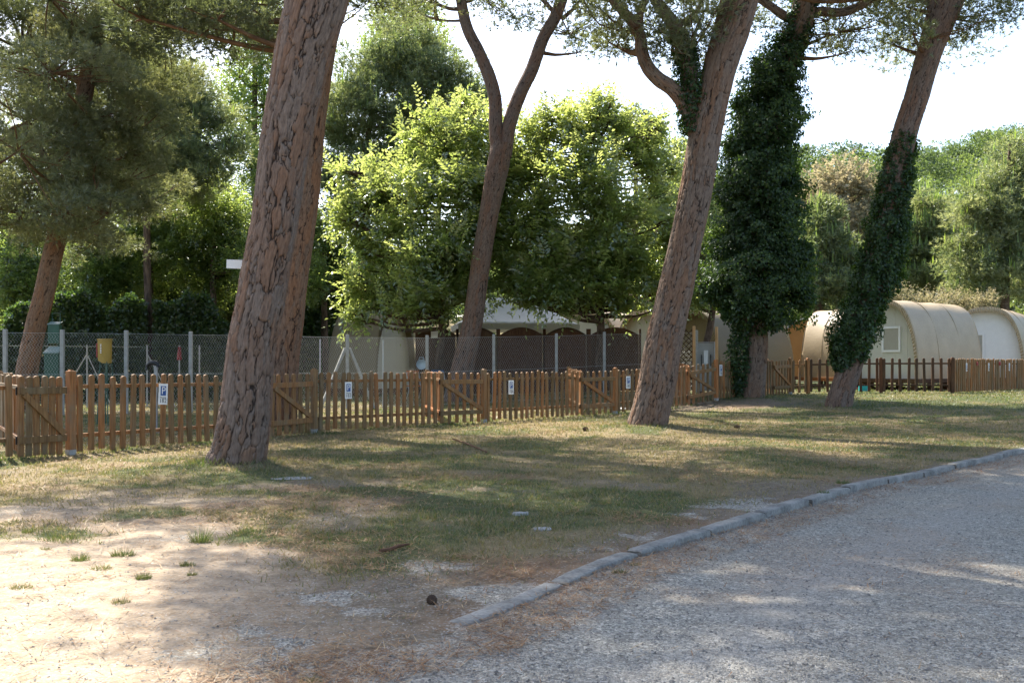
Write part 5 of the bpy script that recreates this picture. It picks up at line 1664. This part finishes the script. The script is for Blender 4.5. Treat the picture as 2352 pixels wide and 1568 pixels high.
def awning(label, c, ang, w, d, ze, zr):
    root = thing('awning', label, 'awning', (*c, FZ(c)), ang)
    nx, ny = 24, 16
    pts, fs = [], []
    for i in range(nx + 1):
        for j in range(ny + 1):
            u, v = i / nx * 2 - 1, j / ny * 2 - 1
            k = min(1 - abs(v), (1 - abs(u)) * 1.7)
            z = ze + (zr - ze) * k - 0.10 * math.sin(math.pi * min(1, max(0, k))) + 0.012 * math.sin(u * 23 + v * 5)
            pts.append((u * w / 2, v * d / 2, z))
    for i in range(nx):
        for j in range(ny):
            p = i * (ny + 1) + j
            fs.append((p, p + ny + 1, p + ny + 2, p + 1))
    o = MB().poly(pts, fs).build('canopy', M['canvas_white'], root, smooth_=True)
    s = o.modifiers.new('thick', 'SOLIDIFY'); s.thickness = 0.01
    for x in (-1, 1):
        for y in (-1, 1):
            MB().tube([(x * w * .48, y * d * .48, -0.1), (x * w * .48, y * d * .48, ze - 0.01)], 0.03, 8).build('pole', M['galv'], root)
    mb = MB()
    for x in (-1, 1): mb.box((x * (w / 2 + .006), 0, ze - 0.11), (0.008, d, 0.2))
    for y in (-1, 1): mb.box((0, y * (d / 2 + .006), ze - 0.11), (w, 0.008, 0.2))
    mb.build('valance', M['canvas_white'], root)


awning('white peaked canvas awning behind the brown screens', (0.05, 36.2), 0.15, 4.3, 2.9, 2.35, 3.35)


def screens():
    spans = [(957, 1050), (1051, 1142), (1146, 1249), (1251, 1349), (1354, 1470)]
    labs = ['brown arched screen carrying the white notice', 'brown arched screen behind the slender forked pine', 'brown arched screen under the slope of the white awning', 'brown arched screen between the awning and the leafy tree stem', 'brown arched screen farthest right, beside the grey pine']
    d = 33.2
    for (x0, x1), lab in zip(spans, labs):
        a, b = gp(x0, d), gp(x1, d)
        w = float(b[0] - a[0])
        z = FZ(a)
        root = thing('screen', lab, 'screen', (a[0], a[1], z), 0, 'brown arched garden screens')
        h = 2.16 - z
        n = 24
        mb = MB()
        fr = [(0.045, 0.05)] + [(0.045 + (w - .09) * k / n, h + 0.26 * math.sin(math.pi * k / n) ** 0.9) for k in range(n + 1)] + [(w - .045, 0.05)]
        N = len(fr)
        mb.poly([(x, -0.012, q) for x, q in fr] + [(x, 0.012, q) for x, q in fr], [tuple(range(N)), tuple(range(2 * N - 1, N - 1, -1))] + [(k, k + N, (k + 1) % N + N, (k + 1) % N) for k in range(N)])
        for k in range(int(h / 0.07)):
            mb.box((w / 2, -0.018, 0.10 + k * 0.07), (w - .13, 0.012, 0.045))
        mb.build('panel', M['wood_dark'], root)
        mb = MB()
        for k in range(n):
            p, q = fr[k + 1], fr[k + 2]
            mb.bar((p[0], -0.004, p[1]), (q[0], -0.004, q[1]), 0.07, 0.045, up=(0, 1, 0))
        mb.build('arched_rim', M['wood_dark'], root)
        for x in (0.0, w):
            MB().box((x, 0, (h + 0.24) / 2 - .1), (0.085 if x == 0 else 0.07, 0.08, h + 0.44), bev=0.006).build('post', M['wood_dark'], root)
    p = U(1001, 766, d - 0.06)
    o = MB().box((0, 0, 0), (0.33, 0.01, 0.30), bev=0.003).box((0, -0.003, 0.04), (0.27, 0.008, 0.004)).build('white_notice', M['white_plate'], None, loc=tuple(p))
    tag(o, 'square white notice fixed to a brown screen', 'notice')


screens()


def yard_bits():
    # trellis, poles and white backed wire gate right of the grey pine
    d = 29.6
    a, b = gp(1560, d), gp(1592, d)
    z = FZ(a)
    w = float(b[0] - a[0])
    root = thing('trellis', 'dark diamond trellis panel tucked behind the grey pine', 'trellis', (a[0], a[1], z))
    mb = MB()
    H = 2.0
    for k in range(-10, 18):
        for s in (1, -1):
            pts = []
            for t in np.linspace(0, 1, 30):
                x = t * w
                q = k * 0.16 + (x if s > 0 else w - x) * 1.0
                if 0.05 <= q <= H: pts.append((x, q))
            if len(pts) > 2:
                mb.bar((pts[0][0], -0.005 * s, pts[0][1]), (pts[-1][0], -0.005 * s, pts[-1][1]), 0.022, 0.009, up=(0, 1, 0))
    mb.build('lattice', M['wood_dark'], root)
    for x in (0, w): MB().box((x, 0, H / 2), (0.05, 0.05, H + 0.1), bev=0.004).build('post', M['wood_dark'], root)
    labs = ['pale wooden pole left of the white panel, beside the trellis', 'pale wooden pole right of the white panel', 'pale wooden pole just left of the ivy column']
    for px, top, lab in ((1594, 750, labs[0]), (1646, 752, labs[1]), (1684, 800, labs[2])):
        p = gp(px, d - 0.2)
        h = 1.12 + (HZ - top) / F * d - FZ(p)
        o = MB().tube([(0, 0, -0.1), (0.004, 0, h * 0.5), (0, 0, h), (0, 0, h + 0.012)], [0.05, 0.047, 0.045, 0.03], 12).build('wooden_pole', M['wood_pale'], None, True, loc=(*p, FZ(p)))
        tag(o, lab, 'pole', 'pale wooden poles')
    a, b = gp(1601, d - 0.1), gp(1641, d - 0.1)
    w = float(b[0] - a[0])
    z = FZ(a)
    root = thing('wire_gate', 'wire gate backed with a white sheet, between the pale poles', 'gate', (a[0], a[1], z))
    H = 1.12 + (HZ - 786) / F * d - z
    mb = MB()
    mb.tube([(0, 0, 0.1), (0, 0, H), (w, 0, H), (w, 0, 0.1)], 0.02, 8)
    mb.build('frame', M['galv'], root)
    MB().box((w / 2, 0.02, (H + .12) / 2), (w - .05, 0.006, H - .16)).build('sheet', M['canvas_white'], root)
    o = MB().box((0, 0, 0), (0.13, 0.01, 0.40), bev=0.003).build('notice_plate', M['white_plate'], None, loc=(a[0] + w * 0.5, a[1] - 0.04, z + H * 0.72))
    tag(o, 'tall narrow white notice on the white backed wire gate', 'notice')
    for s in (-1, 1):
        o = MB().box((0, 0, 0), (0.025, 0.02, 0.34), bev=0.004).box((0, -0.008, 0.1), (0.03, 0.012, 0.03)).build('black_strap', M['black'], None, loc=(a[0] + w * 0.5 + s * 0.14, a[1] - 0.045, z + H * 0.66))
        tag(o, 'black strap %s the tall narrow notice' % ('left of' if s < 0 else 'right of'), 'strap')
    # dispenser and bin, green
    d = 24.4
    p = gp(127, d)
    z = FZ(p)
    root = thing('dispenser', 'tall dark green bag dispenser box on a post, left of the yellow and red box', 'dispenser', (*p, z))
    k = d / F
    MB().tube([(0.06, 0.05, -0.1), (0.06, 0.05, 2.2)], 0.025, 8).build('pole', M['box_green'], root)
    zc = 1.12 + (HZ - 768) * k - z
    MB().box((0, -0.03, zc), (0.28, 0.15, 0.46), bev=0.012).build('case', M['box_green'], root)
    MB().poly([(-0.15, -0.12, zc + .235), (0.15, -0.12, zc + .235), (0.15, 0.06, zc + .30), (-0.15, 0.06, zc + .30), (-0.15, -0.12, zc + .25), (0.15, -0.12, zc + .25), (0.15, 0.06, zc + .315), (-0.15, 0.06, zc + .315)],
              [(0, 3, 2, 1), (4, 5, 6, 7), (0, 1, 5, 4), (1, 2, 6, 5), (2, 3, 7, 6), (3, 0, 4, 7)]).build('lid', M['box_green_pale'], root)
    MB().tube([(-0.1, 0.05, zc + 0.3), (-0.1, 0.05, zc + .52), (0.1, 0.05, zc + .52), (0.1, 0.05, zc + .3)], 0.012, 6).build('hoop', M['box_green'], root)
    p = gp(123, d - 0.7)
    z = FZ(p)
    zt = 1.12 + (HZ - 806) * (d - .7) / F - z
    root = thing('waste_bin', 'dark green waste bin with a sloping pale lid under the green dispenser', 'bin', (*p, z))
    MB().box((0, 0, zt - 0.36), (0.34, 0.26, 0.66), bev=0.015).build('body', M['box_green'], root)
    MB().poly([(-.18, -.15, zt - .06), (.18, -.15, zt - .06), (.18, .14, zt + .08), (-.18, .14, zt + .08), (-.18, -.15, zt - .035), (.18, -.15, zt - .035), (.18, .14, zt + .105), (-.18, .14, zt + .105)],
              [(0, 3, 2, 1), (4, 5, 6, 7), (0, 1, 5, 4), (1, 2, 6, 5), (2, 3, 7, 6), (3, 0, 4, 7)]).build('lid', M['box_green_pale'], root)
    for x in (-.12, .12): MB().box((x, 0, (zt - .69) / 2), (0.05, 0.05, max(0.1, zt - 0.69)), bev=0.004).build('leg', M['box_green'], root)
    # yellow and red box on thin legs
    d = 19.2
    p = gp(243, d)
    z = FZ(p)
    k = d / F
    zb, zt = 1.12 + (HZ - 834) * k - z, 1.12 + (HZ - 781) * k - z
    h = zt - zb
    root = thing('play_box', 'yellow and red box with a rounded back standing on thin legs behind the fence', 'play box', (*p, z), -0.35)
    mb = MB()
    prof = [(0.115 * math.cos(t), 0.10 * math.sin(t)) for t in np.linspace(-0.5 * math.pi, 0.5 * math.pi, 11)] + [(-0.10, 0.10), (-0.10, -0.10)]
    N = len(prof)
    mb.poly([(x, y, zb + h * .12 * (1 if x < 0 else 0)) for x, y in prof] + [(x * 1.06, y * 1.06, zt) for x, y in prof], [tuple(range(N - 1, -1, -1)), tuple(range(N, 2 * N))] + [(k_, (k_ + 1) % N, (k_ + 1) % N + N, k_ + N) for k_ in range(N)])
    mb.build('body', M['yellow'], root)
    mb = MB()
    mb.poly([(x * 1.16, y * 1.16, zt + .002) for x, y in prof] + [(x * 1.12, y * 1.12, zt + .025) for x, y in prof], [tuple(range(N - 1, -1, -1)), tuple(range(N, 2 * N))] + [(k_, (k_ + 1) % N, (k_ + 1) % N + N, k_ + N) for k_ in range(N)])
    mb.build('lid', M['yellow'], root)
    MB().box((-0.125, -0.03, zb + h * 0.55), (0.03, 0.15, h * 0.62), bev=0.006).build('red_panel', M['red'], root)
    mb = MB()
    for q in range(6): mb.box((-0.02, -0.113, zb + h * (0.45 + 0.07 * q)), (0.03, 0.006, 0.014))
    mb.build('dots', M['white_plate'], root)
    for x, y in ((-.07, -.07), (.08, -.06), (-.07, .08), (.08, .07)):
        MB().tube([(x, y, zb + .03), (x * 1.7, y * 1.5, -0.03)], 0.011, 6).build('leg', M['box_green'], root)
    # small things in the yard
    p = U(412, 811, 27.2)
    mb = MB()
    pts, fs = [], []
    for i in range(9):
        for j in range(5):
            u, v = j / 4, i / 8
            pts.append(((u - .5) * 0.16 * (0.5 + 0.5 * v), 0.03 * math.sin(u * 9 + v * 2), 0.17 - v * 0.36))
    for i in range(8):
        for j in range(4): fs.append((i * 5 + j, i * 5 + j + 1, i * 5 + j + 6, i * 5 + j + 5))
    o = mb.poly(pts, fs).build('red_cloth', M['red'], None, True, loc=tuple(p))
    o.modifiers.new('thick', 'SOLIDIFY').thickness = 0.006
    tag(o, 'red cloth hanging on the wire fence right of the yellow box', 'cloth')
    d = 17.0
    p = gp(358, d)
    z = FZ(p)
    root = thing('stand', 'pale stand with a black curved hood above the parking sign numbered 182', 'stand', (*p, z))
    zt = 1.12 + (HZ - 840) * d / F - z
    MB().box((0.0, 0, zt / 2), (0.055, 0.05, zt), bev=0.006).box((0, 0, 0.02), (0.22, 0.2, 0.04), bev=0.006).build('column', M['concrete_post'], root)
    MB().tube([(0.04, 0, zt - .02), (0.03, 0, zt + .03), (-0.03, 0, zt + .055), (-0.10, 0, zt + .05), (-0.15, 0, zt), (-0.16, 0, zt - 0.08)], [0.035, 0.04, 0.045, 0.04, 0.03, 0.014], 10).build('hood', M['black'], root, True)
    for px, py, sx, m_, lab, nm in ((150, 888, 0.9, 'blue', 'long low blue bar lying on the shaded grass behind the left gate', 'low_bar'),
                                   (328, 893, 0.22, 'box_green', 'low dark green box on the grass behind the parking sign numbered 182', 'low_box'),
                                   (296, 890, 0.14, 'blue', 'small blue block on the grass behind the left fence', 'low_block'), (350, 893, 0.12, 'paleblue', 'small pale blue block on the grass behind the parking sign', 'low_block')):
        d = 1.12 * F / (py + 14 - HZ)
        p = gp(px, d)
        mb = MB().box((0, 0, 0.10), (sx, 0.12, 0.10), bev=0.012)
        for s in (-.42, .42): mb.box((sx * s, 0, 0.02), (0.05, 0.2, 0.05), bev=0.006)
        tag(mb.build(nm, M[m_], None, loc=(*p, FZ(p))), lab, 'bar' if nm == 'low_bar' else 'block')
    # by the first brown screen
    d = 31.5
    for px, py, mat_, lab in ((952, 832, 'orange_cloth', 'folding chair with an orange cloth beside the first brown screen'), (1010, 838, 'blue', 'blue folding chair in front of the brown screen with the notice')):
        p = gp(px, d)
        z = FZ(p)
        root = thing('folding_chair', lab, 'chair', (*p, z), 0.4)
        for x in (-.2, .2):
            MB().tube([(x, -0.2, 0.0), (x, 0.2, 0.85)], 0.013, 6).build('leg', M['galv'], root)
            MB().tube([(x, 0.22, 0.0), (x, -0.2, 0.44)], 0.013, 6).build('leg', M['galv'], root)
        MB().box((0, -0.02, 0.43), (0.42, 0.4, 0.03), bev=0.01).build('seat', M[mat_], root)
        MB().bar((0, 0.115, 0.62), (0, 0.225, 0.92), 0.42, 0.025, up=(0, 1, 0), bev=0.008).build('backrest', M[mat_], root)
    p = U(968, 837, 30.9)
    mb = MB().tube([(0, -.05, 0), (0, .05, 0)], 0.16, 18).tube([(-.08, 0, .13), (-.06, 0, .22), (.06, 0, .22), (.08, 0, .13)], 0.012, 6)
    tag(mb.build('round_bag', M['paleblue'], None, True, loc=tuple(p)), 'round pale blue bag standing beside the orange chair', 'bag')
    # teal crate under the windowed tent
    p = np.array(gp(1985, 30.6))
    mb = MB()
    mb.box((0, 0, 0.02), (0.28, 0.2, 0.03), bev=.006)
    for x in (-.135, .135): mb.box((x, 0, 0.12), (0.012, 0.2, 0.18))
    for y in (-.095, .095): mb.box((0, y, 0.12), (0.258, 0.012, 0.18))
    tag(mb.build('plastic_crate', M['teal'], None, loc=(*p, FZ(p) + 0.02)), 'small bright teal crate beside the foot of the sleeved pine', 'crate')
    p = np.array(gp(1968, 30.9))
    mb = MB().box((0, 0, 0.10), (0.36, 0.2, 0.05), bev=.008)
    for x in (-.14, .14): mb.box((x, 0, 0.04), (0.04, 0.18, 0.09), bev=.004)
    tag(mb.build('red_stool', M['red'], None, loc=(*p, FZ(p))), 'low red stool just behind the foot of the sleeved pine', 'stool')
    # white plate on T1
    p = U(541, 607, 11.25)
    root = thing('plate', 'blank white plate jutting out behind the left side of the thickest trunk', 'plate', tuple(p), 0.12)
    MB().box((0.02, 0, 0), (0.24, 0.006, 0.10), bev=0.002).build('board', M['white_plate'], root).rotation_euler = (0, 0.03, 0)
    MB().box((0.10, 0.015, 0), (0.05, 0.03, 0.05), bev=0.004).build('bracket', M['galv'], root)


yard_bits()


# ------------------------------------------------------------------ small things on the ground
def gpt(px, py, extra=0.0):
    d = CAMZ * F / (py - HZ)
    for _ in range(6):
        x = (px - CX) / F * d
        z = float(gz(x, d))
        if sdist(np.array([x]), np.array([d]))[0] > 0: z += float(drop(np.array([.3]), np.array([x]), np.array([d]))[0])
        d = (CAMZ - z) * F / (py - HZ)
    return np.array([(px - CX) / F * d, d, z + extra])


def tuft(px, py, wpx, hpx, label, green):
    p = gpt(px, py)
    w, h = wpx / F * p[1] / 2, hpx / F * p[1]
    w, h = w * 0.88, h * 0.8
    n = int(90 + 45 * wpx / 20)
    a = rng.uniform(0, 2 * np.pi, n)
    r = w * rng.random(n) ** 0.6
    base = np.stack([r * np.cos(a), r * np.sin(a) * 0.8, 0 * a - 0.01], 1)
    hh = h * rng.uniform(0.35, 1.1, n) * (1 - 0.5 * (r / w) ** 2)
    ln = rng.uniform(0.1, 0.9, n) * hh
    a3 = a + rng.normal(0, 0.7, n)
    tip = base + np.stack([np.cos(a3) * ln, np.sin(a3) * ln, hh], 1)
    s = 0.0022
    a2 = rng.uniform(0, 6.28, n)
    side = np.stack([np.cos(a2) * s, np.sin(a2) * s, 0 * a2], 1)
    tone = np.clip(rng.normal(green, 0.22, n), 0, 1)
    V = np.empty((n, 3, 3), np.float32)
    V[:, 0], V[:, 1], V[:, 2] = base - side, base + side, tip
    o = link('grass_tuft', np_mesh('grass_tuft', V.reshape(-1, 3), tris=np.arange(n * 3).reshape(-1, 3), mats=[M['grass']], attrs={'tone': tone}), None, tuple(p))
    tag(o, label, 'grass tuft', 'grass tufts on the bare sand')


for a in ((48, 1350, 54, 26, 'sunlit green grass tuft alone near the left edge of the sand', 0.62), (184, 1286, 46, 34, 'tall green tuft just below the large grassy patch on the sand', 0.7),
          (232, 1306, 56, 24, 'low spreading tuft in the row of sunlit tufts, left of centre of the sand', 0.55), (328, 1326, 40, 26, 'small round tuft on the sand near the shadow edge', 0.6),
          (277, 1386, 44, 34, 'lone yellowing tuft lowest on the sunlit sand, with rust coloured base', 0.42), (284, 1275, 62, 34, 'wide dark tuft on the shadow line right of the large grassy patch', 0.7),
          (430, 1298, 38, 24, 'dark tuft standing inside the tree shadow edge', 0.6), (441, 1320, 22, 22, 'thin yellow-green tuft just below the dark tuft in the shadow edge', 0.5),
          (460, 1245, 52, 60, 'tallest dark green tuft in the shade below the thickest trunk', 0.8), (712, 1566, 62, 30, 'spiky green tuft cut by the bottom edge', 0.65),
          (1422, 1316, 40, 24, 'dark tuft growing at the foot of the kerb', 0.75), (1458, 1296, 34, 16, 'small tuft at the foot of the kerb, a little farther along', 0.7),
          (66, 1222, 34, 26, 'small dark tuft at the left edge in the shade', 0.75), (140, 1240, 130, 36, 'large grassy patch at the left on the shadow line', 0.75), (104, 1262, 26, 18, 'tiny sunlit tuft below the left end of the large grassy patch', 0.5),
          (565, 1222, 66, 24, 'low dark tuft in the shade right of the tallest tuft', 0.75), (1935, 1110, 44, 24, 'dark tuft beside the kerb near the right', 0.8), (1890, 1132, 34, 18, 'small dark tuft left of the kerb, near the right', 0.8)):
    tuft(*a)


def pine_cone(px, py, size, label):
    p = gpt(px, py)
    mb = MB()
    n, m = 11, 8
    for i in range(n):
        t = (i + 0.5) / n
        r = size * 0.5 * math.sin(math.pi * (0.12 + 0.8 * t)) ** 0.8
        x = (t - 0.5) * size * 1.5
        for k in range(m):
            a = 2 * math.pi * (k + 0.5 * (i % 2)) / m
            c = Vector((x, r * math.cos(a), r * math.sin(a)))
            o = Vector((0.35, math.cos(a), math.sin(a))).normalized()
            s = Vector((0, -math.sin(a), math.cos(a)))
            u = o.cross(s)
            q = size * 0.13
            mb.poly([c - o * q, c + s * q * 0.8 + o * q * .4, c + o * q * 1.3 + u * q * 0.3, c - s * q * 0.8 + o * q * .4, c + u * q * 0.4], [(0, 1, 4), (1, 2, 4), (2, 3, 4), (3, 0, 4), (0, 3, 2, 1)])
    mb.tube([(-size * .7, 0, 0), (0, 0, 0), (size * .7, 0, 0)], [size * .1, size * .36, size * .1], 8)
    o = mb.build('pine_cone', M['cone'], None, loc=(p[0], p[1], p[2] + size * 0.42), rz=random.uniform(0, 3))
    tag(o, label, 'pine cone', 'fallen pine cones')


pine_cone(992, 1386, 0.042, 'dark open pine cone on the bare earth near the start of the kerb')
pine_cone(1345, 990, 0.075, 'dark pine cone on the lawn left of the grey pine')
pine_cone(1693, 984, 0.07, 'dark pine cone on the lawn right of the grey pine')

for pts, r, lab in (([(872, 1272), (895, 1268), (915, 1264), (940, 1257)], 0.011, 'short reddish stick on the bare earth left of the kerb'),
                    ([(1040, 1012), (1065, 1020), (1090, 1030), (1118, 1043)], 0.012, 'long thin bent twig lying on the lawn beside the trunk shadow')):
    P = [gpt(*q) + np.array([0, 0, 0.022 + random.uniform(-.006, .012)]) for q in pts]
    c = P[1].copy()
    o = MB().tube([q - c for q in P], [r, r * 1.1, r, r * 0.6], 8).build('stick', M['stick'], None, True, loc=tuple(c))
    tag(o, lab, 'stick')


def slab(px, py, w, dpt, h, label, mat='stone', name='stone_slab', n=16, ry=0.0):
    p = gpt(px, py)
    mb = MB()
    out = []
    for k in range(n):
        a = 2 * math.pi * k / n
        q = 1 + random.uniform(-.12, .12)
        out.append((w / 2 * q * math.copysign(abs(math.cos(a)) ** 0.7, math.cos(a)), dpt / 2 * q * math.copysign(abs(math.sin(a)) ** 0.7, math.sin(a))))
    lay = [[(x, y, -0.03) for x, y in out], [(x, y, h * 0.7) for x, y in out], [(x * .95, y * .93, h + random.uniform(-.003, .003)) for x, y in out]]
    pts = [q for l in lay for q in l] + [(0, 0, h)]
    fs = [(l * n + k, l * n + (k + 1) % n, (l + 1) * n + (k + 1) % n, (l + 1) * n + k) for l in range(2) for k in range(n)] + [(2 * n + k, 2 * n + (k + 1) % n, 3 * n) for k in range(n)]
    o = mb.poly(pts, fs).build(name, M[mat], None, loc=tuple(p), rz=ry)
    tag(o, label, 'stone' if mat == 'stone' else 'cover')


slab(667, 1098, 0.46, 0.24, 0.005, 'flat pale stone slab in the grass right of the thickest trunk')
slab(1245, 1216, 0.14, 0.10, 0.012, 'pale crumbly stone in the middle of the worn lawn')
slab(1196, 1182, 0.12, 0.07, 0.02, 'small pale stone in the worn lawn, behind the crumbly one')
slab(1985, 944, 0.85, 0.5, 0.02, 'flat grey cover plate in the lawn beside the foot of the sleeved pine', 'iron', 'cover_plate')
p = gpt(1426, 942)
pts, fs = [], []
for i in range(6):
    for j in range(6): pts.append(((i / 5 - .5) * 0.24, (j / 5 - .5) * 0.18, 0.03 + 0.05 * random.random() * (1 - abs(i / 5 - .5))))
for i in range(5):
    for j in range(5): fs.append((i * 6 + j, (i + 1) * 6 + j, (i + 1) * 6 + j + 1, i * 6 + j + 1))
o = MB().poly(pts, fs).build('crumpled_paper', M['white_plate'], None, loc=tuple(p))
o.modifiers.new('thick', 'SOLIDIFY').thickness = 0.003
tag(o, 'crumpled white paper on the lawn at the left foot of the grey pine', 'paper')

# ------------------------------------------------------------------ light, sky, camera
SUN_AZ = math.atan2(-0.535, 0.845)
SUN_EL = math.radians(50)
ts = Vector((math.sin(SUN_AZ) * math.cos(SUN_EL), math.cos(SUN_AZ) * math.cos(SUN_EL), math.sin(SUN_EL)))
sl = bpy.data.lights.new('sun', 'SUN')
sl.energy = 4.8
sl.angle = math.radians(0.53)
sl.color = (1.0, 0.93, 0.82)
so = bpy.data.objects.new('sun', sl)
COL.objects.link(so)
so.rotation_euler = ts.to_track_quat('Z', 'Y').to_euler()
so.location = (-20, 30, 40)

w = bpy.data.worlds.new("World")
SC.world = w
w.use_nodes = True
nt = w.node_tree
nt.nodes.clear()
sky = nt.nodes.new('ShaderNodeTexSky')
sky.sky_type = 'NISHITA'
sky.sun_disc = False
sky.sun_elevation = SUN_EL
sky.sun_rotation = SUN_AZ
sky.air_density = 1.0
sky.dust_density = 2.2
sky.ozone_density = 1.0
bg = nt.nodes.new('ShaderNodeBackground')
bg.inputs[1].default_value = 0.125
ow = nt.nodes.new('ShaderNodeOutputWorld')
nt.links.new(sky.outputs[0], bg.inputs[0])
nt.links.new(bg.outputs[0], ow.inputs[0])

cam = bpy.data.cameras.new('camera')
cam.sensor_width = 36
cam.lens = 36 * 2900 / 3000
cam.shift_y = 75 / 3000
cam.clip_end = 3000
co = bpy.data.objects.new('camera', cam)
COL.objects.link(co)
co.location = (0, 0, CAMZ)
co.rotation_euler = (math.pi / 2, 0, 0)
SC.camera = co

SC.view_settings.view_transform = 'Standard'
SC.view_settings.look = 'None'
SC.view_settings.gamma = 1
SC.view_settings.exposure = 1.7
SC.cycles.max_bounces = 8
SC.cycles.diffuse_bounces = 4
SC.cycles.transmission_bounces = 4
SC.cycles.use_denoising = True
SC.cycles.sample_clamp_indirect = 6
